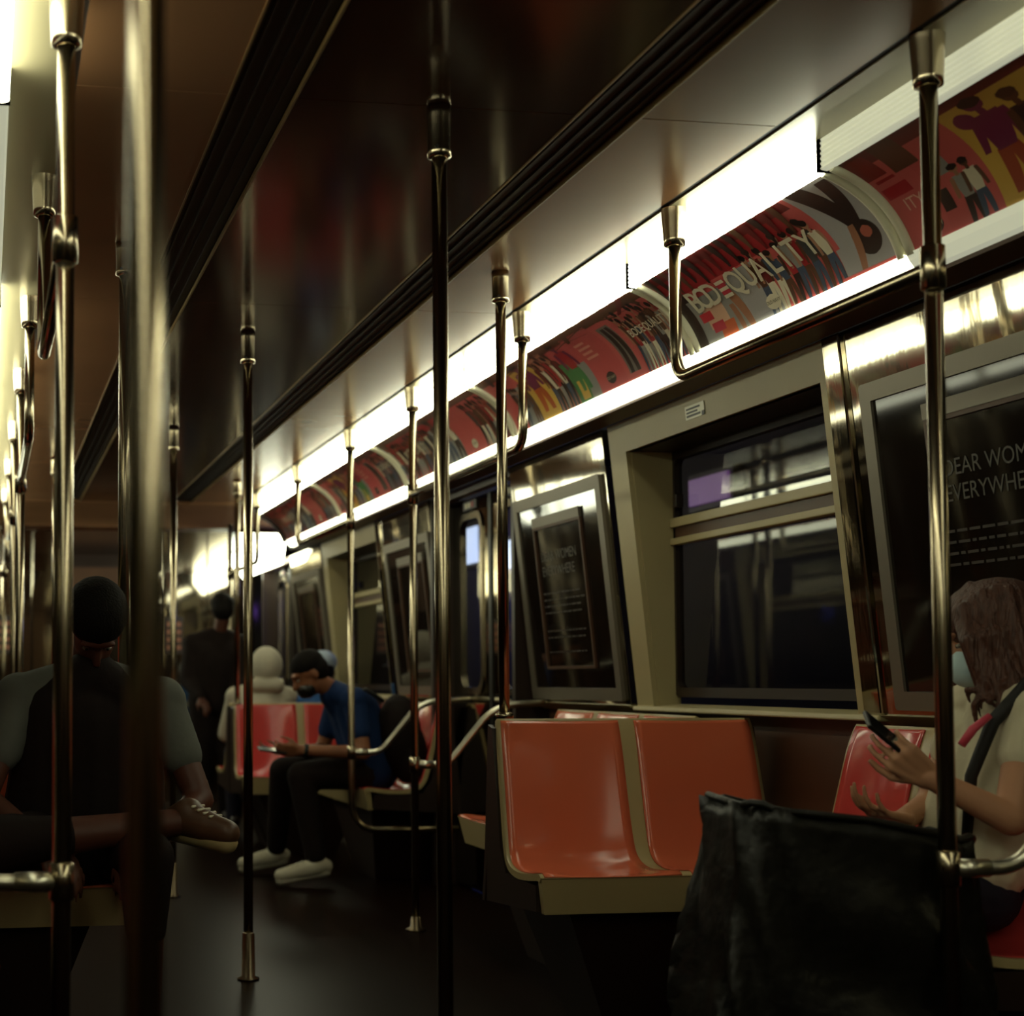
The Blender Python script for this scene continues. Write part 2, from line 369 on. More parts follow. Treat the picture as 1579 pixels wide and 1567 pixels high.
def ad_card(s, ya, yb, kind, label, seed=0):
    L = yb-ya
    base = MB().sheet(lambda u, v: adp(s, ya+L*u, v, 0.0015), lambda u, v: adp(s, ya+L*u, v, -0.002), 1, 12).build('advertisement_card', ink(PINK))
    base.location = (0, 0, 0)
    tag(base, label, 'advertisement', 'advertisement cards in the light coves')
    p = Print(s, ya, yb); random.seed(seed)
    {'bod': card_bodequality, 'pink': card_pink, 'mixed': card_mixed, 'people': card_people}[kind](*( (p, L) if kind in ('bod', 'pink') else (p, L, seed)))
    p.build('printed_picture', base)
    return base
joints = [Y0+.1, 0.5, 2.0, 3.39, 4.51, 6.17, 7.85, 9.39, Y1]
kinds_r = ['mixed', 'people', 'pink', 'bod', 'mixed', 'people', 'mixed', 'people']
lab_r = ['pink fashion advertisement card high on right wall far behind camera', 'pink crowd advertisement card above right door beside camera', 'pink and yellow advertisement card at right edge beside front pole',
         'pink advertisement card with large white BODEQUALITY lettering and white oval logo', 'pink and yellow advertisement card above the orange seat window',
         'red crowd advertisement card above the closed right doors', 'pink and yellow advertisement card beyond the closed right doors', 'farthest red crowd advertisement card in the right cove']
lab_l = ['left cove advertisement card farthest behind camera', 'left cove advertisement card beside camera', 'left cove advertisement card in top left corner of view', 'left cove advertisement card under the unlit lamp',
         'left cove advertisement card past the unlit lamp', 'left cove advertisement card third from the far end', 'left cove advertisement card second from the far end', 'left cove advertisement card at the far end']
for i, (a, b) in enumerate(zip(joints[:-1], joints[1:])):
    if i >= 1:
        ad_card(1, a+.012, b-.012, kinds_r[i], lab_r[i], i)
        ad_card(-1, a+.012, b-.012, ['mixed', 'people', 'mixed'][i % 3], lab_l[i], i+9)
# backing behind the cards, curved cream dividers, lit ledge under the cards
for s in (1, -1):
    tr = sempty('trim_%d' % (1 if s > 0 else 2), (XC+s*1.2, 4, 2.1))
    MB().sheet(lambda u, v: adp(s, Y0+(Y1+.12-Y0)*u, v, -0.004), lambda u, v: adp(s, Y0+(Y1+.12-Y0)*u, v, -0.03), 1, 12).build('card_backing', M['dark'], tr)
    pr = [(1.236, 2.066), (1.236, 2.052), (1.222, 2.050), (1.222, 2.045), (1.33, 2.045), (1.33, 2.12), (1.2, 2.12), (1.195, 2.104)]
    lm = MB(); n = len(pr)
    vs = [(XC+s*x, yy, z) for yy in (Y0, Y1+.12) for x, z in pr]
    lm.add(vs, [(k, (k+1) % n, n+(k+1) % n, n+k) for k in range(n)] + [tuple(range(n)), tuple(range(2*n-1, n-1, -1))])
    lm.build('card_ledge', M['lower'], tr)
    for j in joints[1:-1]:
        for dy in (-.021, .017):
            MB().sheet(lambda u, v: adp(s, j+dy-.013+.026*u, v, 0.004+.012*math.sin(PI*u)**.5), lambda u, v: adp(s, j+dy-.013+.026*u, v, -0.003), 4, 12).build('card_divider', M['cream'], tr)
    MB().sheet(lambda u, v: adp(s, Y1-.02+.05*u, v*1.0, 0.03), lambda u, v: adp(s, Y1-.02+.05*u, v, -0.003), 1, 12).build('cove_end_cap', M['dark'], tr)

# ------------------------------------------------------------------ lamps (ribbed diffusers)
def lamp(s, a, b, on, label):
    t = thing('ceiling_lamp', label, 'lamp', (XC+s*.97, (a+b)/2, 2.34), 'fluorescent lamps along the ceiling edges')
    pr = []
    for k in range(13):
        z = 2.372-.074*k/12; pr.append((.958+(.004 if k % 2 else 0.0), z))
    pr += [(.963, 2.295), (.975, 2.293), (.992, 2.300), (.992, 2.372)]
    n = len(pr); vs = [(XC+s*x, yy, z) for yy in (a+.006, b-.006) for x, z in pr]
    m_ = MB().add(vs, [(k, (k+1) % n, n+(k+1) % n, n+k) for k in range(n)] + [tuple(range(n)), tuple(range(2*n-1, n-1, -1))])
    m_.build('diffuser', M['light_on'] if on else M['unlit_glow'], t)
    x0, x1 = sorted((XC+s*.9555, XC+s*.994))
    for yy in (a, b): MB().box(x0, x1, yy-.006, yy+.006, 2.292, 2.374).build('end_cap', M['cream'], t)
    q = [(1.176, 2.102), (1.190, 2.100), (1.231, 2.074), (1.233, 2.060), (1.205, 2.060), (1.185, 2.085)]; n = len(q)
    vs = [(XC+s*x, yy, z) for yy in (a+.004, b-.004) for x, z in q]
    MB().add(vs, [(k, (k+1) % n, n+(k+1) % n, n+k) for k in range(n)] + [tuple(range(n)), tuple(range(2*n-1, n-1, -1))]).build('glowing_ledge', M['ledge_glow'] if on else M['unlit_glow'], t)  # ledge strip under the cards, its glow is added
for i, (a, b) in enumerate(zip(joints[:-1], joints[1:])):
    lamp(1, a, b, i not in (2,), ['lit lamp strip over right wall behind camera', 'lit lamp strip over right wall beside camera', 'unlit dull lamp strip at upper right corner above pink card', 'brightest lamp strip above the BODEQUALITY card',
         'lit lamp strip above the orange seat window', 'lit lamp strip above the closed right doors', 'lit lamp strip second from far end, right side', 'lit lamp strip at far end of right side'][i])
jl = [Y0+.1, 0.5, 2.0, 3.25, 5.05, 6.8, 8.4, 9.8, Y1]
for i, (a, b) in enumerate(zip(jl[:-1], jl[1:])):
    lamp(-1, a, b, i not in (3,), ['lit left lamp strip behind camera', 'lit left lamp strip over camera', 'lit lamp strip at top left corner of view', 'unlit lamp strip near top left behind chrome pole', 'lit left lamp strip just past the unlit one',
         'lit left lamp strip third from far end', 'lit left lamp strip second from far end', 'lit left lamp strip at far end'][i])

# ------------------------------------------------------------------ walls
def slab(parent, name, s, y0, y1, z0, z1, m, t=0.03, off=0.0, bevel=0.0):
    x0, x1 = wx(z0+1e-6)+off, wx(z1)+off
    def P(x, y, z): return (XC+s*x, y, z)
    p = [P(x0, y0, z0), P(x0+t, y0, z0), P(x0+t, y1, z0), P(x0, y1, z0), P(x1, y0, z1), P(x1+t, y0, z1), P(x1+t, y1, z1), P(x1, y1, z1)]
    return MB().hexa(p).build(name, m, parent, bevel)
def rounded_rect(y0, y1, z0, z1, r, n=6):
    pts = []
    for cy, cz, a0 in ((y1-r, z1-r, 0), (y0+r, z1-r, PI/2), (y0+r, z0+r, PI), (y1-r, z0+r, 1.5*PI)):
        for k in range(n+1):
            a = a0+PI/2*k/n; pts.append((cy+r*math.cos(a), cz+r*math.sin(a)))
    return pts
def ring(s, xf, y0, y1, z0, z1, r, wdt, dep):
    """rounded frame: xf(z)->half-distance of its face; wdt border width; dep depth"""
    o_ = rounded_rect(y0, y1, z0, z1, r); i_ = rounded_rect(y0+wdt, y1-wdt, z0+wdt, z1-wdt, max(.002, r-wdt*.6)); n = len(o_)
    vs = []
    for pts, d in ((o_, 0), (i_, 0), (i_, dep), (o_, dep)):
        vs += [(XC+s*(xf(z)+d), y, z) for y, z in pts]
    fs = []
    for a in range(4):
        for k in range(n):
            b = (a+1) % 4; fs.append((a*n+k, a*n+(k+1) % n, b*n+(k+1) % n, b*n+k))
    return MB().add(vs, fs)
def pane(s, xf, y0, y1, z0, z1, r, t=.006):
    o_ = rounded_rect(y0, y1, z0, z1, r); n = len(o_)
    vs = [(XC+s*(xf(z)+d), y, z) for d in (0, t) for y, z in o_]
    return MB().add(vs, [tuple(range(n)), tuple(range(2*n-1, n-1, -1))]+[(k, (k+1) % n, n+(k+1) % n, n+k) for k in range(n)])

DOORS = [-3.0, 2.285, 7.42, 12.555]
WINS = [-0.34, 4.795, 9.93]
nw = nd = 0
for s in (1, -1):
    W = sempty('wall_'+SIDE[s], (XC+s*1.5, 4, 0))
    # header beam over everything
    cuts = []
    for d in DOORS:
        cuts.append((d-.63, d+.63))
    segs = []; y = Y0
    for a, b in sorted(cuts):
        if a > y: segs.append((y, a))
        y = max(y, b)
    segs.append((y, YE))
    for a, b in segs:
        if b-a < .05: continue
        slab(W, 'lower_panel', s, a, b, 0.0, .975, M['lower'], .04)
        slab(W, 'kick_plate', s, a, b, 0.0, .12, M['steel'], .02, -.012)
    for c in WINS:
        y0, y1 = c-.73, c+.73
        # header, pillars and sill around each window recess
        slab(W, 'window_header', s, y0-.0, y1+.10, 1.935, 2.05, M['wall'], .03)
        slab(W, 'window_pillar', s, y0-.0, y0+.045, .985, 1.935, M['wall'], .03)
        slab(W, 'window_pillar', s, y1-.045, y1+.10, .985, 1.935, M['wall'], .03)
        slab(W, 'corner_post', s, y0-.09, y0-.0, .985, 2.05, M['steel'], .045, -.012, .006)
        # reveals
        def PX(x, y, z): return (XC+s*x, y, z)
        GX = 1.565
        for yy, nm in ((y0+.02, 'reveal'), (y1-.05, 'reveal')):
            MB().hexa([PX(wx(.985)+.02, yy, .985), PX(GX, yy, .985), PX(GX, yy+.03, .985), PX(wx(.985)+.02, yy+.03, .985), PX(wx(1.94)+.02, yy, 1.94), PX(GX, yy, 1.94), PX(GX, yy+.03, 1.94), PX(wx(1.94)+.02, yy+.03, 1.94)]).build(nm, M['wall'], W)
        MB().hexa([PX(wx(1.935)+.01, y0, 1.935), PX(GX, y0, 1.935), PX(GX, y1, 1.935), PX(wx(1.935)+.01, y1, 1.935), PX(wx(1.96)+.01, y0, 1.96), PX(GX, y0, 1.96), PX(GX, y1, 1.96), PX(wx(1.96)+.01, y1, 1.96)]).build('reveal', M['dark'], W)  # top reveal coloured dark to put in the shade below the header
        sb = MB().hexa([PX(1.435, y0-.09, .967), PX(GX, y0-.09, .967), PX(GX, y1+.10, .967), PX(1.435, y1+.10, .967), PX(1.44, y0-.09, .985), PX(GX, y0-.09, .995), PX(GX, y1+.10, .995), PX(1.44, y1+.10, .985)]).build('sill', M['wall'], W, .006)
        nw += 1
        win = sempty('window_%d' % nw, (XC+s*GX, c, 1.0))
        gx = lambda z: GX-.02
        ring(s, gx, y0+.03, y1-.03, 1.02, 1.94, .05, .035, .03).build('window_frame', M['dark'], win)
        pane(s, lambda z: GX-.005, y0+.06, y1-.06, 1.05, 1.60, .03).build('pane', M['glass'], win)
        pane(s, lambda z: GX-.005, y0+.06, y1-.06, 1.675, 1.91, .02).build('pane', M['glass'], win)
        for z0, z1 in ((1.585, 1.610), (1.650, 1.685)):
            x0, x1 = sorted((XC+s*(GX-.035), XC+s*GX)); MB().box(x0, x1, y0+.05, y1-.05, z0, z1).build('transom_bar', M['wall'], win, .004)
        x0, x1 = sorted((XC+s*(GX-.02), XC+s*(GX))); MB().box(x0, x1, y0+.05, y1-.05, 1.61, 1.65).build('transom_channel', M['lower'], win)
        x0, x1 = sorted((XC+s*(GX-.05), XC+s*(GX-.02))); MB().box(x0, x1, y1-.14, y1-.11, 1.72, 1.77).build('latch', M['dark'], win, .004)
    # stainless panels with framed posters between windows and doors
    for d in DOORS:
        for q in (-1, 1):
            a, b = sorted((d+q*.66, d+q*(5.135/2-.82-.005 if q > 0 else 5.135/2-.83-.005)))
            if b > YE or a < Y0: continue
            if q > 0 and d > 12: continue
            slab(W, 'stainless_panel', s, a, b, .985, 2.05, M['steel'], .03, 0.0)
            slab(W, 'panel_sill', s, a, b, .955, .985, M['wall'], .06, -.02, .004)
            f0, f1 = (b-1.03, b-.03) if q < 0 else (a+.02, b-.125)
            ring(s, lambda z: wx(z)-.014, f0, f1, 1.0, 1.885, .012, .05, .014).build('poster_frame', M['frame'], W)
            pane(s, lambda z: wx(z)-.006, f0+.05, f1-.05, 1.05, 1.835, .004, .005).build('poster_glass', M['poster_glass'], W)
            h0, h1 = ((f0+f1)/2-.27, (f0+f1)/2+.27) if q < 0 else (f1-.275-.52, f1-.275)
            ring(s, lambda z: wx(z)-.016, h0, h1, 1.13, 1.745, .006, .012, .012).build('poster_holder', M['lower'], W)
            slab(W, 'poster_clip', s, h0, h1, 1.745, 1.785, M['frame'], .02, -.018)
            if s > 0 and 0 < a < 8:
                tm = MB()
                lines = [('DEAR WOMEN', 1.612, .060), ('EVERYWHERE', 1.548, .060)]
                for t_, z_, sz in lines:
                    vs, fs = text_mesh(t_, 1.0, .0); x_min = min(v[0] for v in vs)
                    tm.add([(XC+s*(wx(z_+v[1]*sz)-.0075), (h1-.05)-(v[0]-x_min)*sz*1.0, z_+v[1]*sz) for v in vs], fs)
                rp = random.Random(5); sp = MB()
                for z_ in (1.452, 1.424, 1.396, 1.368, 1.29, 1.262, 1.20):     # lines of small print too fine to read
                    yy = h1-.03
                    while yy > h0+.09:
                        l_ = rp.uniform(.012, .05)
                        sp.add([(XC+s*(wx(z_+dz_)-.0075), y_, z_+dz_) for y_, dz_ in ((yy, 0), (yy-l_, 0), (yy-l_, .007), (yy, .007))], [(0, 1, 2, 3)]); yy -= l_+.009
                tm.build('poster_lettering', M['text_dim'], W); sp.build('small_print', M['text_faint'], W)
    # doors
    for d in DOORS[1:]:
        nd += 1
        dr = sempty('door_%d' % nd, (XC+s*1.45, d, 0))
        for q in (-1, 1):
            x0, x1 = sorted((XC+s*1.37, XC+s*1.56)); yy = d+q*.65
            MB().box(x0, x1, yy-.02, yy+.02, 0, 2.05).build('door_jamb', M['dark'], dr)
            a, b = sorted((d+q*.003, d+q*.63))
            lf = ring(s, lambda z: 1.485, a, b, .02, 2.02, .004, .001, .035)
            # leaf: slab with a window opening
            c0, c1 = (a+.135, b-.135)
            leaf = MB()
            def LX(x, y, z): return (XC+s*x, y, z)
            for (ya, yb, za, zb) in ((a, c0, .02, 2.02), (c1, b, .02, 2.02), (c0, c1, .02, 1.03), (c0, c1, 1.93, 2.02)):
                x0, x1 = sorted((XC+s*1.485, XC+s*1.515)); leaf.box(x0, x1, ya, yb, za, zb)
            lo = leaf.build('door_leaf', M['steel'], dr)
            ring(s, lambda z: 1.477, c0-.02, c1+.02, 1.01, 1.95, .09, .035, .03).build('window_gasket', M['chrome'], lo)
            pane(s, lambda z: 1.495, c0, c1, 1.03, 1.93, .07).build('pane', M['glass'], lo)
            x0, x1 = sorted((XC+s*1.478, XC+s*1.486))
            MB().box(x0, x1, (a+b)/2-.11, (a+b)/2+.11, 1.965, 2.012).build('warning_sticker', M['dark'], lo)
            for k in range(3):
                x0, x1 = sorted((XC+s*1.4765, XC+s*1.479)); MB().box(x0, x1, (a+b)/2-.045+.05*k-.02, (a+b)/2-.045+.05*k+.02, 1.975, 2.002).build('sticker_print', M['cream'] if k else ink((.4, .05, .05)), lo)
            x0, x1 = sorted((XC+s*1.478, XC+s*1.486)); yy = d+q*.012; MB().box(x0, x1, yy-.009, yy+.009, .02, 2.02).build('door_edge_seal', M['black'], dr)
        slab(W, 'door_header', s, d-.64, d+.64, 2.02, 2.06, M['lower'], .05, 0.03)
# end walls
EW = sempty('wall_end', (XC, YE, 0))
xs = [-.62, -.15, .42, .62, 1.38, 1.58, 2.0, 2.56]
for a, b in zip(xs[:-1], xs[1:]):
    if (a, b) == (.62, 1.38): continue
    MB().box(a+.004, b-.004, YE-.02, YE+.02, 0, 2.24).build('stainless_panel', M['steel'], EW, .004)
MB().box(-.62, 2.62, YE+.02, YE+.05, -.05, 2.4).build('end_bulkhead', M['dark'], EW)
ed = sempty('door_%d' % (nd+1), (XC, YE, 0))
dm = MB()
for (xa, xb, za, zb) in ((.64, .80, 0, 2.1), (1.20, 1.36, 0, 2.1), (.80, 1.20, 0, 1.05), (.80, 1.20, 1.85, 2.1)): dm.box(xa, xb, YE-.015, YE+.015, za, zb)
dm.build('door_leaf', M['lower'], ed)
MB().box(.80, 1.20, YE-.004, YE+.004, 1.05, 1.85).build('pane', M['poster_glass'], ed)
for xa, xb, lb in ((-.05, .33, 'dark framed route map on far end wall left of end door'), (1.60, 1.78, 'dark notice on far end wall behind standing person'), (1.42, 1.55, 'narrow dark notice beside far end door')):
    nt_ = thing('wall_notice', lb, 'notice', ((xa+xb)/2, YE-.03, 1.5))
    MB().box(xa, xb, YE-.032, YE-.021, 1.32, 1.66).build('notice_board', M['dark'], nt_)
    for k in range(4): MB().box(xa+.02, xb-.02, YE-.0335, YE-.0318, 1.36+.07*k, 1.40+.07*k).build('printed_row', ink((.25, .10, .06)), nt_)
struct(MB().box(-.62, 2.62, Y0-.05, Y0, 0, 2.5).build('wall_back', M['lower']))
vl = thing('vestibule_glow_panel', 'added white glow panel standing for steel reflection at far right end above last doors', 'lamp', (2.2, 12.3, 2.1))  # glowing panel added where the steel only reflects lamp light
MB().hexa([(2.17, 11.75, 2.10), (2.27, 11.75, 1.98), (2.27, 13.6, 1.98), (2.17, 13.6, 2.10), (2.17, 11.75, 2.205), (2.30, 11.75, 2.205), (2.30, 13.6, 2.205), (2.17, 13.6, 2.205)]).build('diffuser', M['light_on'], vl)
vl2 = thing('vestibule_glow_panel', 'added white glow panel mirrored at far left end above last doors', 'lamp', (-.2, 12.3, 2.1))  # mirrored copy of the added glow panel
MB().hexa([(-.17, 11.75, 2.10), (-.27, 11.75, 1.98), (-.27, 13.6, 1.98), (-.17, 13.6, 2.10), (-.17, 11.75, 2.205), (-.30, 11.75, 2.205), (-.30, 13.6, 2.205), (-.17, 13.6, 2.205)]).build('diffuser', M['light_on'], vl2)

# small notice on the window header
st = thing('notice_sticker', 'small white and black notice sticker on beige window header', 'sticker', (2.33, 4.9, 1.98))
sx = lambda z: XC+wx(z)-.003
stm = MB().hexa([(sx(1.965), 4.82, 1.965), (sx(1.965)+.003, 4.82, 1.965), (sx(1.965)+.003, 4.96, 1.965), (sx(1.965), 4.96, 1.965), (sx(2.01), 4.82, 2.01), (sx(2.01)+.003, 4.82, 2.01), (sx(2.01)+.003, 4.96, 2.01), (sx(2.01), 4.96, 2.01)])
stm.build('sticker_sheet', M['cream'], st)
for k, (ya, yb, za, zb) in enumerate(((4.82, 4.84, 1.965, 2.01), (4.85, 4.95, 1.972, 1.979), (4.87, 4.95, 1.984, 1.990), (4.85, 4.95, 1.996, 2.002))):
    MB().box(sx(za)-.0015, sx(za)+.001, ya, yb, za, zb).build('sticker_print', M['black'], st)

# ------------------------------------------------------------------ tunnel outside
tw = sempty('tunnel', (4, 5, 0))
for x in (-1.9, 3.9): MB().box(x-.1, x+.1, -6, 22, -1, 4).build('tunnel_wall', M['tunnel'], tw)
MB().box(-2, 4, -6, 22, 3.6, 3.7).build('tunnel_roof', M['tunnel'], tw); MB().box(-2, 4, -6, 22, -1.1, -1).build('tunnel_bed', M['tunnel'], tw)
def tunnel_lamp(y, z, col, st_, label, h=.28, w_=.16):
    t = thing('tunnel_lamp', label, 'lamp', (3.75, y, z))
    MB().box(3.74, 3.80, y-w_-.03, y+w_+.03, z-h-.03, z+h+.03).build('lamp_housing', M['dark'], t)
    MB().box(3.725, 3.745, y-w_, y+w_, z-h, z+h).build('lamp_lens', emit('tunnel lamp lens', col, st_), t)
tunnel_lamp(11.62, 2.13, (.6, .8, 1.0), 1.3, 'bluish white tunnel lamp seen through far door leaf window', .14, .16)
tunnel_lamp(10.55, 1.99, (.6, .8, 1.0), 1.6, 'bluish white tunnel lamp seen through near door leaf window', .10, .2)
tunnel_lamp(7.60, 2.08, (.35, .10, .55), .22, 'added dim violet glow standing for reflection in orange seat window', .07, .22)  # violet panel added outside to give a reflection in the glass
for i, (loc, col, en) in enumerate((((3.35, 11.2, 1.9), (.06, .12, 1.0), 12), ((3.4, 7.7, 2.0), (.25, .12, .9), .45))):  # second point light adds violet spill for that window reflection
    ld = bpy.data.lights.new('tunnel glow', 'POINT'); ld.energy = en; ld.color = col; ld.shadow_soft_size = .15
    lo = bpy.data.objects.new('tunnel_glow', ld); COL.objects.link(lo); lo.location = loc

# ------------------------------------------------------------------ rails and poles
RX = 0.857; RZ = 1.90; PR = 0.0175
def bracket(x, y, parent, top=CZ, r=.034, h=.105, m='chrome'):
    MB().lathe((x, y, top), [(r*1.05, .006), (r*1.02, 0), (r*.98, -.02), (r*.86, -h*.8), (r*.84, -h*.97), (r*.6, -h)], 22).build('bracket', M[m], parent)
def bend(pts, rad, n=6):
    out = [Vector(pts[0])]
    for a, b, c in zip(pts[:-2], pts[1:-1], pts[2:]):
        a, b, c = Vector(a), Vector(b), Vector(c); p = b+(a-b).normalized()*rad; q = b+(c-b).normalized()*rad
        for k in range(n+1):
            t = k/n; out.append(p*(1-t)**2+b*2*t*(1-t)+q*t*t)
    out.append(Vector(pts[-1])); return out
def rail(s, ha, hb, poles, label, arms=()):
    x = XC+s*RX
    t = thing('grab_rail', label, 'grab rail', (x, (ha+hb)/2, RZ))
    MB().tube(bend([(x, ha, CZ-.09), (x, ha, RZ), (x, hb, RZ)], .075), PR*.93).build('rail', M['chrome'], t)
    bracket(x, ha, t)
    for y, kind in poles:
        bracket(x, y, t)
        if kind == 'frame':    # pole turning into the low bar of a seat-end frame
            pts = bend([(x, y, CZ-.09), (x, y, .32), (XC+s*1.42, y, .32)], .14)
        else:
            pts = [(x, y, CZ-.09), (x, y, .004)]
        MB().tube(pts, PR).build('pole', M['chrome'], t)
        MB().lathe((x, y, RZ), [(.019, -.045), (.024, -.042), (.024, .042), (.019, .045)]).build('collar', M['chrome'], t)
        if kind == 'plain': continue
        arm = bend([(x+s*.01, y, .715), (x+s*.15, y, .715), (x+s*.33, y, .93), (x+s*.42, y, .975), (XC+s*1.50, y, .985)], .05)
        ao = MB().tube(arm, .0155).build('armrest', M['bright'], t)
        MB().tube([(x+s*.012, y, .715), (x+s*.085, y, .715)], .0185).build('sleeve', M['bright'], ao)
        MB().lathe((x, y, .715), [(.018, -.035), (.023, -.032), (.023, .032), (.018, .035)]).build('fitting', M['chrome'], ao)
        if kind != 'frame': MB().lathe((x, y, .001), [(.045, 0), (.045, .006), (.024, .014), (.02, .06)]).build('floor_flange', M['dull'], t)
rail(1, 3.96, 2.80, [(2.80, 'floor')], 'chrome grab rail and pole in front of phone reading woman')
rail(1, 5.18, 6.60, [(6.60, 'floor')], 'chrome grab rail and pole on near side of closed right doors')
rail(1, 9.14, 7.78, [(7.78, 'frame')], 'chrome grab rail and bent pole beside man bending over phone')
rail(1, 10.55, 11.75, [(11.75, 'floor')], 'farthest chrome grab rail on right side')
rail(-1, 0.20, 1.40, [(1.40, 'plain')], 'thick blurred chrome pole nearest camera at left')
rail(-1, 3.95, 2.87, [(2.87, 'floor')], 'chrome pole with overhead grab rail, second from camera at left')
rail(-1, 5.22, 6.45, [(6.45, 'floor')], 'third chrome pole with grab rail along left side')
rail(-1, 9.14, 7.78, [(7.78, 'floor')], 'fourth chrome pole with grab rail along left side')
rail(-1, 10.55, 11.75, [(11.75, 'floor')], 'farthest chrome pole with grab rail along left side')
def cpole(x, y, label, z0=0.0, top=CZ, name='floor_pole', r=PR, long=.12):
    t = thing(name, label, 'pole', (x, y, z0))
    MB().tube([(x, y, z0+.002), (x, y, top-.05)], r).build('pole', M['chrome'], t)
    f = MB().lathe((x, y, top), [(.028, .004), (.0265, -.02), (.0255, -long*.8), (.027, -long*.85), (.027, -long*.97), (r, -long)], 22).build('ceiling_socket', M['chrome'], t)
    MB().tube([(x-.012, y-.0225, top-long*.83), (x-.0125, y-.026, top-long*.83)], .0045, 10).build('set_screw', M['black'], f)
    MB().lathe((x, y, z0+.001), [(.04, 0), (.04, .006), (.025, .012), (.0225, .165), (r, .17)] if z0 < .1 else [(.028, 0), (.028, .014), (.02, .02)], 22).build('base_flange', M['dull' if z0 < .1 else 'chrome'], t)
cpole(1.0, 3.32, 'tall chrome pole standing mid aisle, nearest of the centre poles')
cpole(0.955, 5.62, 'chrome centre aisle pole in front of red far seat')
cpole(0.945, 7.82, 'chrome centre aisle pole third from camera')
cpole(0.945, 10.0, 'chrome centre aisle pole farthest from camera')
cpole(1.60, 4.66, 'thin chrome pole rising from corner of orange seat', .962, CZ, 'seat_pole', .0165, .10)
cpole(0.40, 4.52, 'thin chrome pole at the left double seat behind dark seated man', .962, CZ, 'seat_pole', .0165, .10)
cpole(0.40, 9.0, 'thin chrome pole of farther left double seat', .962, CZ, 'seat_pole', .0165, .10)
cpole(1.60, 9.83, 'thin chrome pole at corner of red far seat', .925, CZ, 'seat_pole', .0165, .10)

# ------------------------------------------------------------------ seats
PROF = [(0, .96), (.012, .935), (.03, .88), (.06, .76), (.09, .64), (.115, .565), (.14, .533), (.18, .515), (.24, .508), (.32, .512), (.40, .522), (.425, .520), (.435, .512)]
def prof(v):
    k = v*(len(PROF)-1); i = min(int(k), len(PROF)-2); t = k-i
    g = lambda j: PROF[max(0, min(len(PROF)-1, j))]
    p0, p1, p2, p3 = g(i-1), g(i), g(i+1), g(i+2); r = []
    for c in (0, 1): r.append(.5*((2*p1[c])+(-p0[c]+p2[c])*t+(2*p0[c]-5*p1[c]+4*p2[c]-p3[c])*t*t+(-p0[c]+3*p1[c]-3*p2[c]+p3[c])*t**3))
    return r
def pnorm(v):
    a = prof(max(0, v-.01)); b = prof(min(1, v+.01)); d = Vector((b[0]-a[0], b[1]-a[1])).normalized(); return Vector((-d[1], d[0]))
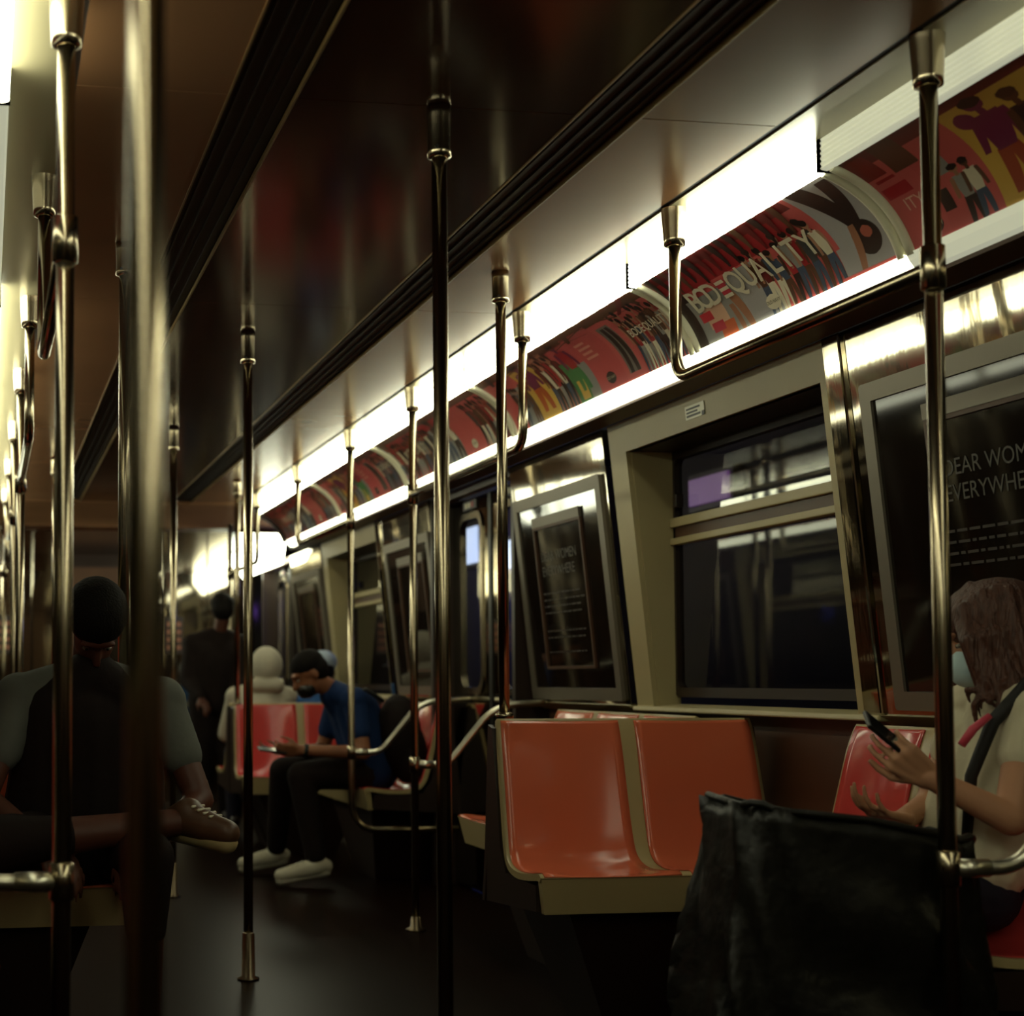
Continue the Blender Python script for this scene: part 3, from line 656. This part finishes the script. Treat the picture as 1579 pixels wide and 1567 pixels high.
def seat_unit(label, org, ud, dd, n, w_each, m, group='moulded double seats', top=.96, legs=True):
    """org: floor point at back-top edge, ud: width direction, dd: facing direction"""
    org, ud, dd = Vector(org), Vector(ud), Vector(dd); Wd = n*w_each; dz = top-.96
    t = thing('moulded_seat', label, 'seat', org+ud*Wd/2, group)
    def surf(u, v, off=0.0):
        k = min(n-1, max(0, int(u/w_each))); tt = (u-k*w_each)/w_each; tt = min(1, max(0, tt))
        sc = max(0, 1-((2*tt-1)/.86)**2)
        d, z = prof(v); nn = pnorm(v); sv = math.sin(PI*min(1, max(0, v)))**.6
        flare = .025*(1-min(1, v*2))*0 + (.03*max(0, .5-v))
        o = off-.024*sc*sv
        # seat back a little narrower at the top
        uu = Wd/2+(u-Wd/2)*(1-.045*max(0, 1-v*1.8))
        return org+ud*uu+dd*(d-nn[0]*-o*1.0 if False else d+nn[0]*o)+Vector((0, 0, z+nn[1]*o+dz))
    sg = 1.0 if pnorm(.9)[1] > 0 else -1.0
    S = lambda u, v, off=0.0: surf(u, v, off) if sg > 0 else surf(u, v, off)
    MB().sheet(lambda a, b: S(Wd*a, b), lambda a, b: S(Wd*a, b, -.02), 12*n, 30).build('seat_shell', M['trim'], t)
    for k in range(n):
        def ins(a, b):
            v = .035+.945*b
            e0 = .012 if k == 0 else .028-.012*b
            e1 = .012 if k == n-1 else .028-.012*b
            return S(k*w_each+e0+(w_each-e0-e1)*a, v, .0032)
        MB().sheet(ins, lambda a, b: ins(a, b)-Vector((0, 0, .002))-dd*.002, 14, 34).build('seat_insert', m, t)
    # fascia under the front edge, back shell and supports
    f = [org+ud*u+dd*d+Vector((0, 0, z+dz)) for d, z, u in ((.385, .405, .02), (.41, .405, .02), (.41, .405, Wd-.02), (.385, .405, Wd-.02), (.40, .51, .004), (.432, .51, .004), (.432, .51, Wd-.004), (.40, .51, Wd-.004))]
    MB().hexa(f).build('fascia', M['trim'], t)
    b = [org+ud*u+dd*d+Vector((0, 0, z+dz)) for d, z, u in ((-.13, .36, .0), (.385, .40, .0), (.385, .40, Wd), (-.13, .36, Wd), (-.075, .945, .018), (-.012, .95, .018), (-.012, .95, Wd-.018), (-.075, .945, Wd-.018))]
    bs = MB(); p = b
    for u0, nm in ((0.004, 0), (Wd-.03, 1)):
        q = [org+ud*(u0+du)+dd*d+Vector((0, 0, z+dz)) for du in (0, .026) for d, z in ((-.04, .94), (.0, .93), (.07, .56), (.12, .49), (.38, .485), (.385, .41), (-.10, .38))]
        nq = 7; bs.add(q, [tuple(range(nq)), tuple(range(2*nq-1, nq-1, -1))]+[(i, (i+1) % nq, nq+(i+1) % nq, nq+i) for i in range(nq)])
    bk_ = [org+ud*u+dd*d+Vector((0, 0, z+dz)) for d, z, u in ((-.10, .38, .0), (-.075, .38, .0), (-.075, .38, Wd), (-.10, .38, Wd), (-.045, .94, .018), (-.022, .94, .018), (-.022, .94, Wd-.018), (-.045, .94, Wd-.018))]
    bs.hexa(bk_)
    bs.build('back_shell', M['dark'], t)
    bt = [org+ud*u+dd*d+Vector((0, 0, z)) for d, z, u in ((-.05, .0, Wd*.30), (.28, .0, Wd*.30), (.28, .0, Wd*.70), (-.05, .0, Wd*.70), (-.08, .40+dz, Wd*.12), (.36, .42+dz, Wd*.12), (.36, .42+dz, Wd*.88), (-.08, .40+dz, Wd*.88))]
    MB().hexa(bt).build('support', M['dark'], t)
    return t
seat_unit('orange double seat facing camera under the window', (1.585, 4.75, 0), (1, 0, 0), (0, -1, 0), 2, .447, M['orange'])
seat_unit('red double seat facing camera farther down right side', (1.575, 9.92, 0), (1, 0, 0), (0, -1, 0), 2, .447, M['red'], top=.935)
seat_unit('red double seat turned away behind the far red seat', (2.47, 10.14, 0), (-1, 0, 0), (0, 1, 0), 2, .447, M['red'], top=.935)
seat_unit('left double seat under the dark seated man', (-.48, 4.75, 0), (1, 0, 0), (0, -1, 0), 2, .447, M['orange'])
seat_unit('farther left double seat', (-.48, 9.45, 0), (1, 0, 0), (0, -1, 0), 2, .447, M['red'], top=.935)
seat_unit('red bench seat under phone reading woman', (2.405, 2.93, 0), (0, 1, 0), (-1, 0, 0), 3, .375, M['red'])
seat_unit('orange bench seat behind the orange double seat', (2.40, 4.98, 0), (0, 1, 0), (-1, 0, 0), 3, .45, M['orange'])
seat_unit('bench seat under man bending over his phone', (2.40, 7.95, 0), (0, 1, 0), (-1, 0, 0), 3, .43, M['red'])
seat_unit('left bench seat nearest camera', (-.40, 4.0, 0), (0, -1, 0), (1, 0, 0), 2, .44, M['red'])
seat_unit('left bench seat beyond the double seat', (-.40, 6.35, 0), (0, -1, 0), (1, 0, 0), 3, .45, M['red'])

# ------------------------------------------------------------------ people
def capsule(m_, p0, p1, r0, r1, n=14):
    p0, p1 = Vector(p0), Vector(p1); d = p1-p0; L = d.length
    if L < 1e-4: d = Vector((0, 0, 1)); L = 1e-4
    d = d.normalized(); pts = []; rs = []
    for k in range(1, 6):
        a = PI/2*k/5; pts.append(p0-d*r0*math.cos(a)); rs.append(r0*math.sin(a))
    for k in range(5):
        a = PI/2*(1-k/5.0); pts.append(p1+d*r1*math.cos(a)); rs.append(max(r1*math.sin(a), 1e-4))
    m_.tube(pts, rs, n)
def ell(m_, c, r, rot=None, n=16):
    c = Vector(c); R_ = rot if rot is not None else Matrix.Identity(3); vs = []; fs = []; nv = 10
    for j in range(1, nv):
        for k in range(n):
            a = PI*j/nv; b = 2*PI*k/n
            vs.append(c+R_@Vector((r[0]*math.sin(a)*math.cos(b), r[1]*math.sin(a)*math.sin(b), r[2]*math.cos(a))))
    top = len(vs); vs += [c+R_@Vector((0, 0, r[2])), c+R_@Vector((0, 0, -r[2]))]
    for j in range(nv-2):
        for k in range(n): fs.append((j*n+k, (j+1)*n+k, (j+1)*n+(k+1) % n, j*n+(k+1) % n))
    for k in range(n): fs.append((top, k, (k+1) % n)); fs.append((top+1, (nv-2)*n+(k+1) % n, (nv-2)*n+k))
    m_.add(vs, fs)
def blob(name, m_, material, parent, vox=.009, smooth=4):
    o = m_.build('tmp', material)
    rm = o.modifiers.new('r', 'REMESH'); rm.mode = 'VOXEL'; rm.voxel_size = vox; rm.use_smooth_shade = True
    sm = o.modifiers.new('s', 'SMOOTH'); sm.factor = .5; sm.iterations = smooth
    dg = bpy.context.evaluated_depsgraph_get(); dg.update()
    me = bpy.data.meshes.new_from_object(o.evaluated_get(dg)); bpy.data.objects.remove(o)
    me.name = name; me.materials.clear(); me.materials.append(material)
    for p in me.polygons: p.use_smooth = True
    q = bpy.data.objects.new(name, me); COL.objects.link(q); setp(q, parent); return q
def hand(m_, wrist, fdir, nrm, side, curl=.6, sc=1.0, spread=.06):
    """fdir: towards the fingertips; nrm: palm normal (fingers curl towards it); side +1/-1: thumb direction = side * (fdir x nrm)"""
    f = Vector(fdir).normalized(); nn = Vector(nrm); nn = (nn-f*nn.dot(f)).normalized(); lat = f.cross(nn)*side; w_ = Vector(wrist)
    for k, (o, pl, fl_) in enumerate(((.034, .086, .074), (.0115, .092, .084), (-.0115, .088, .077), (-.033, .079, .060))):
        base = w_+lat*o*.55*sc; kn = w_+f*pl*sc+lat*o*sc
        capsule(m_, base, kn, .014*sc, .0115*sc, 10)
        p = kn; a = curl*.55; d = f
        for seg, l in enumerate((.45, .32, .25)):
            dd_ = (f*math.cos(a)+nn*math.sin(a)+lat*(o*spread*10*.1)).normalized(); q = p+dd_*fl_*l*1.25*sc
            capsule(m_, p, q, (.0083-.0006*seg)*sc, (.0078-.0008*seg)*sc, 8); p = q; a += curl*.75
    t0 = w_+f*.03*sc+lat*.026*sc; t1 = t0+(f*.6+lat*.62+nn*.35).normalized()*.042*sc; t2 = t1+(f*.9+lat*.15+nn*.45).normalized()*.034*sc; t3 = t2+(f*.9-lat*.05+nn*.35).normalized()*.026*sc
    capsule(m_, w_+f*.012*sc+lat*.012*sc, t0, .014*sc, .0145*sc, 8); capsule(m_, t0, t1, .0145*sc, .011*sc, 8); capsule(m_, t1, t2, .0105*sc, .0095*sc, 8); capsule(m_, t2, t3, .0095*sc, .0075*sc, 8)
def lerp(a, b, t): return Vector(a)*(1-t)+Vector(b)*t
def facing(d, pitch=0):
    """rotation with local -Y = face direction"""
    z = math.atan2(d[0], -d[1]); return (Matrix.Rotation(z, 3, 'Z') @ Matrix.Rotation(pitch, 3, 'X'))
def person(name, label, J, mats, vox=.009, face=(0, -1), hp=0.0, sleeve=.55, sk=1.0, hands=None, shoes=True, fem=False, girth=1.0):
    t = thing(name, label, 'person', (J['pelvis'][0], J['pelvis'][1], 0))
    J = {k: Vector(v) for k, v in J.items()}
    R_ = facing(face, hp); H = J['head']
    hl = lambda x, y, z: H+R_@Vector((x, y, z))
    b = MB(); g = girth
    # head with brow, nose, lips, chin, ears
    ell(b, hl(0, .012, .03), (.076, .094, .088), R_); ell(b, hl(0, -.018, -.035), (.060, .074, .080), R_)
    ell(b, hl(0, -.055, -.088), (.030, .028, .026), R_); capsule(b, hl(0, -.088, .012), hl(0, -.108, -.026), .009, .015, 8)
    ell(b, hl(0, -.086, -.058), (.026, .012, .010), R_); ell(b, hl(0, -.080, .032), (.055, .014, .012), R_)
    for s in (-1, 1): ell(b, hl(s*.073, .018, -.012), (.010, .017, .026), R_)
    capsule(b, J['neck'], hl(0, .02, -.06), .056, .052)
    cw = lerp(J['shl'], J['shr'], .5)
    tor = MB()
    for m_, e in ((b, 0), (tor, .014)):
        lo = mats.get('hem', 0) if e else 0
        capsule(m_, lerp(J['pelvis'], J['chest'], lo), J['chest'], .115*g+e, .125*g+e); capsule(m_, J['chest'], J['neck']-Vector((0, 0, .03)), .115*g+e, .06+e)
        for s in 'lr':
            capsule(m_, lerp(J['hip'+s], lerp(J['chest'], J['sh'+s], .5), lo), lerp(J['chest'], J['sh'+s], .5), .095*g+e, .095*g+e); capsule(m_, lerp(J['chest'], J['sh'+s], .5), J['sh'+s], .10*g+e, .062*g+e)
            capsule(m_, J['neck'], J['sh'+s], .045+e, .055+e)
    for s in 'lr':
        capsule(b, J['sh'+s], J['el'+s], .052*sk, .040*sk); capsule(b, J['el'+s], J['wr'+s], .041*sk, .027*sk)
        capsule(tor, J['sh'+s], lerp(J['sh'+s], J['el'+s], min(1, sleeve)), .068*sk, .060*sk)
        if sleeve > 1: capsule(tor, J['el'+s], lerp(J['el'+s], J['wr'+s], min(1, sleeve-1)), .058*sk, .042*sk)
        if hands and s in hands:
            hand(b, J['wr'+s], *hands[s])
        else:
            d = (J['wr'+s]-J['el'+s]).normalized(); hand(b, J['wr'+s], d, (d.cross(Vector((0, 0, 1)))).cross(d)*-1, 1 if s == 'l' else -1, .7)
        capsule(b, J['hip'+s], J['kn'+s], .088*g, .058); capsule(b, J['kn'+s], J['an'+s], .058, .036); capsule(b, J['an'+s], J['to'+s], .034, .028)
    body = blob('body', b, mats['skin'], t, vox)
    blob('shirt', tor, mats['shirt'], t, vox*1.15)
    tr = MB()
    capsule(tr, J['pelvis'], lerp(J['pelvis'], J['chest'], .25+mats.get('hem', 0)*.5), .128*g, .125*g)
    for s in 'lr':
        capsule(tr, J['pelvis'], J['hip'+s], .12*g, .105*g); capsule(tr, J['hip'+s], J['kn'+s], .106*g, .076); pl = mats.get('trouser_len', .93)
        if pl > .05: capsule(tr, J['kn'+s], lerp(J['kn'+s], J['an'+s], pl), .076, .056)
    blob('trousers', tr, mats['trousers'], t, vox*1.25)
    for s in 'lr':
        sh = MB(); d = (J['to'+s]-J['an'+s]); d2 = d.normalized(); heel = J['an'+s]-d2*.05
        capsule(sh, J['an'+s], lerp(J['an'+s], J['to'+s], .5), .048, .044); capsule(sh, lerp(J['an'+s], J['to'+s], .3), J['to'+s], .044, .036); capsule(sh, heel-Vector((0, 0, .01)), J['an'+s]+Vector((0, 0, .02)), .038, .044)
        so = blob('shoe', sh, mats['shoe'], t, vox)
        sl = MB(); capsule(sl, heel-Vector((0, 0, .038)), J['to'+s]-Vector((0, 0, .026)), .030, .030); blob('sole', sl, mats.get('sole', M['sole']), so, vox)
        if mats.get('laces'):
            lm = MB()
            lat = d2.cross(Vector((0, 0, 1))).normalized()
            for q in range(4):
                c = lerp(J['an'+s], J['to'+s], .25+.15*q)+Vector((0, 0, .047-.004*q)); capsule(lm, c-lat*.025, c+lat*.025, .004, .004, 6)
            lm.build('laces', mats['laces'], so)
    # eyes
    for s in (-1, 1):
        em = MB(); ell(em, hl(s*.030, -.075, .004), (.011, .008, .0055), R_, 10); eo = em.build('eye', M['eye'], t)
        em = MB(); ell(em, hl(s*.030, -.080, .004), (.0055, .004, .005), R_, 8); em.build('iris', M['black'], eo)
    return t, hl, R_
def hair_cap(t, hl, R_, m, vox=.007, vol=1.0, back=0.0):
    h = MB(); ell(h, hl(0, .018, .052), (.083*vol, .098*vol, .078*vol), R_); ell(h, hl(0, .048, .008), (.078*vol, .072*vol, .078*vol), R_)
    return blob('hair', h, m, t, vox, 2)

# --- woman with phone on the right bench (faces the aisle)
Jw = dict(pelvis=(2.25, 3.28, .60), chest=(2.305, 3.27, .88), neck=(2.315, 3.27, 1.05), head=(2.292, 3.26, 1.175), shl=(2.28, 3.12, 1.01), shr=(2.325, 3.40, 1.01),
          ell=(2.165, 3.04, .785), elr=(2.25, 3.46, .78), wrl=(2.005, 3.08, .872), wrr=(2.12, 3.36, .76), hipl=(2.20, 3.20, .60), hipr=(2.22, 3.37, .60),
          knl=(1.76, 3.20, .60), knr=(1.75, 3.42, .60), anl=(1.76, 3.20, .10), anr=(1.70, 3.42, .10), tol=(1.60, 3.20, .055), tor=(1.54, 3.42, .055))
tw_, hl, R_ = person('person', 'woman with long brown hair and cream tee reading a phone at right', Jw,
    dict(skin=M['skin_w'], shirt=M['tee'], trousers=M['jeans'], hem=.2, shoe=M['darkcloth'], sole=M['dark']),   .0045, (-.84, .54), .25, .42, .88,
    dict(l=((-.72, .02, .50), (.15, .62, .3), 1, .95, .92), r=((-.8, -.2, .15), (0, 0, 1), 1, .6, .9)), girth=.76)
hm = MB()
ell(hm, hl(0, .012, .058), (.100, .112, .082), R_); ell(hm, hl(0, .060, -.02), (.108, .085, .12), R_); ell(hm, hl(0, .085, -.13), (.10, .06, .10), R_)
rnd = random.Random(3)
for k in range(110):
    s_ = -1 if k % 2 else 1; a = rnd.uniform(-.1, 1.12)
    p0 = hl(s_*rnd.uniform(.015, .08), .07-.12*a, .115-.05*abs(a-.4)); p1 = hl(s_*rnd.uniform(.088, .115), .06-.115*a, .01)
    p2 = hl(s_*rnd.uniform(.085, .125), .085-.135*a, -.11); p3 = Vector((p2.x+rnd.uniform(-.05, .03), p2.y+rnd.uniform(-.03, .03), rnd.uniform(.95, 1.05) if a < .6 else rnd.uniform(1.02, 1.08)))
    p4 = p3+Vector((rnd.uniform(-.02, .02), rnd.uniform(-.01, .01), -rnd.uniform(.01, .05)))
    r0 = rnd.uniform(.007, .0125)
    capsule(hm, p0, p1, r0, r0, 7); capsule(hm, p1, p2, r0, r0*.9, 7); capsule(hm, p2, p3, r0*.9, r0*.6, 7); capsule(hm, p3, p4, r0*.6, .003, 7)
for k in range(18):
    x_ = -.062+.124*k/17+rnd.uniform(-.003, .003); q_ = x_*x_
    a0, a1, a2 = hl(x_*.8, -.015, .135-7*q_), hl(x_, -.078+6*q_, .092-3*q_), hl(x_*1.25, -.092+8*q_, .038)
    capsule(hm, a0, a1, .0095, .009, 7); capsule(hm, a1, a2, .009, .004, 7)
blob('hair', hm, M['hair_b'], tw_, .0048, 1)
mm = MB(); ell(mm, hl(0, -.060, -.050), (.062, .056, .050), R_)
mo = blob('face_mask', mm, M['mask'], tw_, .006); ml = MB()
for s_ in (-1, 1): ml.tube([hl(s_*.05, -.07, -.03), hl(s_*.075, -.02, -.015), hl(s_*.082, .02, .0)], .0025, 6)
ml.build('mask_loop', M['mask'], mo)
sm_ = MB(); sm_.tube([(2.34, 3.17, 1.075), (2.27, 3.10, 1.085), (2.185, 3.12, .99), (2.150, 3.15, .87), (2.15, 3.17, .74)], [.014, .016, .016, .014, .012], 8)
sm_.build('shoulder_strap', M['strap'], tw_)
pk = MB(); pk.tube([(2.165, 3.10, 1.005), (2.13, 3.11, .975), (2.105, 3.115, .94)], [.007, .010, .009], 8); pk.build('pink_lanyard', M['pink'], tw_)
ph = thing('smartphone', 'black smartphone in the seated woman\'s raised hand', 'phone', (1.93, 3.10, .955))
def slabdir(m_, c, ax, ay, az, h):
    c = Vector(c); ax, ay, az = [Vector(a).normalized() for a in (ax, ay, az)]
    m_.hexa([c+ax*sx_*h[0]+ay*sy_*h[1]+az*sz_*h[2] for sz_ in (-1, 1) for sx_, sy_ in ((-1, -1), (1, -1), (1, 1), (-1, 1))])
fa = Vector((-.80, 0, .62)).normalized(); na = Vector((-.5, .55, -.65)); na = (na-fa*na.dot(fa)).normalized(); sa = fa.cross(na)
pm = MB(); slabdir(pm, (1.932, 3.105, .955), fa, sa, na, (.072, .036, .0045)); pm.build('phone_body', M['black'], ph, .003)
pm = MB(); slabdir(pm, Vector((1.932, 3.105, .955))+na*-.0048, fa, sa, na, (.068, .033, .0004)); pm.build('screen', M['screen'], ph)

# --- man bending over a phone on the far right bench
Jd = dict(pelvis=(2.10, 8.25, .60), chest=(1.99, 8.24, .90), neck=(1.86, 8.22, 1.03), head=(1.725, 8.20, 1.115), shl=(1.94, 8.06, .975), shr=(1.93, 8.40, .975),
          ell=(1.97, 7.98, .705), elr=(1.85, 8.45, .70), wrl=(1.655, 8.05, .715), wrr=(1.62, 8.22, .70), hipl=(2.06, 8.16, .60), hipr=(2.06, 8.35, .60),
          knl=(1.66, 8.10, .58), knr=(1.62, 8.40, .59), anl=(1.74, 8.08, .105), anr=(1.62, 8.62, .105), tol=(1.545, 8.08, .062), tor=(1.44, 8.64, .062))
td, hl, R_ = person('person', 'man in navy tee bending over his phone on far bench, white sneakers', Jd,
    dict(skin=M['skin_d'], shirt=M['navy'], trousers=M['darkcloth'], shoe=M['shoe'], laces=M['sole'], trouser_len=.88), .0085, (-1, 0), .55, .6, 1.0,
    dict(l=((-1, .25, 0), (.1, .8, .4), -1, .8, 1), r=((-1, -.1, .05), (0, -.3, 1), 1, .5, 1)))
hair_cap(td, hl, R_, M['hair_k'])
mm = MB(); ell(mm, hl(0, -.048, -.062), (.062, .062, .050), R_); blob('face_mask', mm, M['black'], td, .008)
ph = thing('smartphone', 'dark smartphone held by man in navy tee', 'phone', (1.50, 8.10, .70))
pm = MB(); slabdir(pm, (1.505, 8.10, .715), (-1, 0, .12), (0, 1, .2), (.12, -.2, 1), (.075, .038, .005)); pm.build('phone_body', M['black'], ph, .003)
pm = MB(); slabdir(pm, (1.5055, 8.099, .7203), (-1, 0, .12), (0, 1, .2), (.12, -.2, 1), (.07, .034, .0004)); pm.build('screen', M['screen'], ph)
wb = MB(); wb.tube([(1.665, 8.05, .716), (1.685, 8.048, .714)], .034, 14); wb.build('wristwatch', M['strap'], td)

bp = thing('backpack', 'black backpack on the back of man bending over phone', 'backpack', (2.25, 8.2, .6))
bm2 = MB(); ell(bm2, (2.20, 8.14, .80), (.12, .16, .21)); ell(bm2, (2.25, 8.14, .70), (.10, .16, .17)); blob('bag_body', bm2, M['darkcloth'], bp, .01)
bm2 = MB(); bm2.tube([(2.10, 8.06, .97), (2.0, 8.05, 1.035), (1.925, 8.05, 1.0)], .012, 8); bm2.build('shoulder_strap', M['strap'], bp)
# --- dark seated man at left, facing the camera, ankle on knee
Ja = dict(pelvis=(.28, 4.52, .61), chest=(.29, 4.50, .90), neck=(.30, 4.46, 1.10), head=(.31, 4.40, 1.235), shl=(.50, 4.44, 1.02), shr=(.10, 4.46, 1.03),
          ell=(.60, 4.34, .745), elr=(.0, 4.34, .76), wrl=(.43, 4.16, .64), wrr=(.17, 4.14, .64), hipl=(.38, 4.48, .61), hipr=(.18, 4.48, .61),
          knl=(.42, 4.05, .62), knr=(.02, 4.06, .66), anl=(.42, 4.08, .10), anr=(.545, 4.16, .705), tol=(.44, 3.92, .055), tor=(.635, 4.07, .68))
ta, hl, R_ = person('person', 'dark silhouetted man in grey tee and dark vest sitting at left', Ja,
    dict(skin=M['skin_k'], shirt=M['grey'], trousers=M['darkcloth'], shoe=M['lower'], sole=M['trim'], laces=M['shoe'], trouser_len=.35), .008, (.05, -1), 1.05, .55)
hair_cap(ta, hl, R_, M['hair_k'], .007, 1.08)
vm = MB(); capsule(vm, (.285, 4.50, .62), (.29, 4.47, .94), .165, .155); capsule(vm, (.17, 4.49, .64), (.19, 4.45, .99), .125, .095); capsule(vm, (.40, 4.49, .64), (.41, 4.44, .98), .125, .095)
capsule(vm, (.20, 4.44, 1.0), (.30, 4.44, 1.09), .085, .08); capsule(vm, (.41, 4.44, 1.0), (.30, 4.44, 1.09), .085, .08); blob('vest', vm, M['darkcloth'], ta, .009)
# --- standing silhouette near the far end
Jb = dict(pelvis=(1.62, 11.0, .92), chest=(1.64, 11.0, 1.20), neck=(1.665, 11.0, 1.42), head=(1.68, 10.98, 1.575), shl=(1.80, 11.02, 1.35), shr=(1.47, 11.02, 1.35),
          ell=(1.83, 10.96, 1.08), elr=(1.43, 10.98, 1.08), wrl=(1.74, 10.78, .98), wrr=(1.50, 10.82, .96), hipl=(1.70, 11.0, .90), hipr=(1.54, 11.0, .90),
          knl=(1.71, 10.98, .50), knr=(1.53, 10.98, .50), anl=(1.71, 11.03, .10), anr=(1.53, 11.03, .10), tol=(1.73, 10.86, .055), tor=(1.52, 10.86, .055))
Jb = {k: (v[0]*1.035, v[1]*1.035, (1.08+(v[2]-1.08)*1.035) if v[2] > .3 else v[2]) for k, v in Jb.items()}
tb, hl, R_ = person('person', 'dark standing figure near the far end of the car', Jb, dict(skin=M['skin_k'], shirt=M['darkcloth'], trousers=M['darkcloth'], shoe=M['dark'], sole=M['dark']), .012, (.1, 1), .1, 1.95)
hair_cap(tb, hl, R_, M['hair_k'], .01, 1.1)
# --- hooded person behind the far red seat
Jc = dict(pelvis=(1.84, 10.40, .60), chest=(1.85, 10.34, .88), neck=(1.87, 10.34, 1.04), head=(1.885, 10.36, 1.165), shl=(1.68, 10.38, .97), shr=(2.03, 10.38, .97),
          ell=(1.63, 10.48, .72), elr=(2.07, 10.50, .72), wrl=(1.75, 10.68, .66), wrr=(1.96, 10.68, .66), hipl=(1.75, 10.42, .60), hipr=(1.93, 10.42, .60),
          knl=(1.74, 10.82, .58), knr=(1.95, 10.82, .58), anl=(1.74, 10.84, .10), anr=(1.95, 10.84, .10), tol=(1.74, 11.0, .055), tor=(1.95, 11.0, .055))
tc_, hl, R_ = person('person', 'person in light grey hoodie with hood up behind far red seat', Jc, dict(skin=M['skin_d'], shirt=M['hoodie'], trousers=M['jeans'], shoe=M['dark'], sole=M['dark']), .011, (.15, 1), .2, 1.9)
hd = MB(); ell(hd, hl(0, .03, .015), (.112, .115, .130), R_); capsule(hd, hl(-.07, .06, -.13), hl(.07, .06, -.13), .05, .05); blob('hood', hd, M['hoodie'], tc_, .009)
# --- person in pale cap beside the hooded one
Je = dict(pelvis=(2.28, 10.42, .58), chest=(2.30, 10.38, .85), neck=(2.32, 10.38, .99), head=(2.33, 10.40, 1.14), shl=(2.16, 10.40, .93), shr=(2.43, 10.42, .93),
          ell=(2.14, 10.50, .70), elr=(2.43, 10.52, .70), wrl=(2.20, 10.68, .66), wrr=(2.38, 10.68, .66), hipl=(2.20, 10.42, .58), hipr=(2.36, 10.42, .58),
          knl=(2.18, 10.82, .56), knr=(2.38, 10.82, .56), anl=(2.18, 10.84, .10), anr=(2.38, 10.84, .10), tol=(2.18, 11.0, .055), tor=(2.38, 11.0, .055))
Je = {k: (v[0]-.04, v[1], v[2]) for k, v in Je.items()}
te, hl, R_ = person('person', 'person in pale blue cap and blue top by the far window', Je, dict(skin=M['skin_k'], shirt=M['blue'], trousers=M['darkcloth'], shoe=M['dark'], sole=M['dark']), .012, (.3, 1), .1, .6, girth=.85)
hair_cap(te, hl, R_, M['hair_k'], .01)
cp_ = MB(); ell(cp_, hl(0, .015, .065), (.094, .108, .085), R_); cp = blob('cap', cp_, M['cap'], te, .009)
bm_ = MB(); ell(bm_, hl(0, -.12, .06), (.065, .075, .010), R_); blob('cap_brim', bm_, M['cap'], te, .006)

# ------------------------------------------------------------------ big black plastic bag on the floor
def bagf():
    m_ = MB(); nu, nv = 48, 26; rb = random.Random(11)
    ph_ = [(rb.uniform(3, 14), rb.uniform(2, 9), rb.uniform(0, 6.28), rb.uniform(.002, .007)) for _ in range(14)]
    def P(u, v):
        a = 2*PI*u; zt = .785
        c, s_ = math.cos(a), math.sin(a); e = .38
        sx_ = abs(c)**e*(1 if c > 0 else -1); sy_ = abs(s_)**e*(1 if s_ > 0 else -1)
        hw = .325-.075*v**1.5; hd = .14-.02*v
        x = 1.705+.02*v+sx_*hw; y = 2.965+sy_*hd; z = v*(zt+.055-.08*(sx_*.5+.5))
        w_ = sum(am*math.sin(fu*a+fv*v*3+p0) for fu, fv, p0, am in ph_)*1.3
        return (x+sx_*w_, y+sy_*w_, max(.002, z+.35*w_*v))
    vs = [P(i/nu, j/nv) for j in range(nv+1) for i in range(nu)]
    fs = [(j*nu+i, j*nu+(i+1) % nu, (j+1)*nu+(i+1) % nu, (j+1)*nu+i) for j in range(nv) for i in range(nu)]
    m_.add(vs, fs, 0, True)
    ct = len(m_.v); top = [nv*nu+i for i in range(nu)]
    cx = sum(m_.v[i][0] for i in top)/nu; cy = sum(m_.v[i][1] for i in top)/nu; cz = sum(m_.v[i][2] for i in top)/nu
    m_.v.append((cx, cy, cz-.02)); m_.v.append((1.705, 2.965, .001))
    for i in range(nu):
        m_.f.append([top[i], top[(i+1) % nu], ct]); m_.mi.append(0); m_.smooth.append(False)
        m_.f.append([(i+1) % nu, i, ct+1]); m_.mi.append(0); m_.smooth.append(False)
    return m_
bt_ = thing('plastic_bag', 'large black plastic bag standing in front of orange seat', 'bag', (1.705, 2.965, 0))
bagf().build('bag_body', M['bag'], bt_)
rm_ = MB(); pts = []
for k in range(25):
    a = 2*PI*k/24; c, s_ = math.cos(a), math.sin(a); sx_ = abs(c)**.38*(1 if c > 0 else -1); sy_ = abs(s_)**.38*(1 if s_ > 0 else -1)
    pts.append((1.725+sx_*.25, 2.965+sy_*.118,   .785+.055-.08*(sx_*.5+.5)+.006*math.sin(7*a)))
rm_.tube(pts, .008, 8); rm_.build('rolled_rim', M['bag'], bt_)
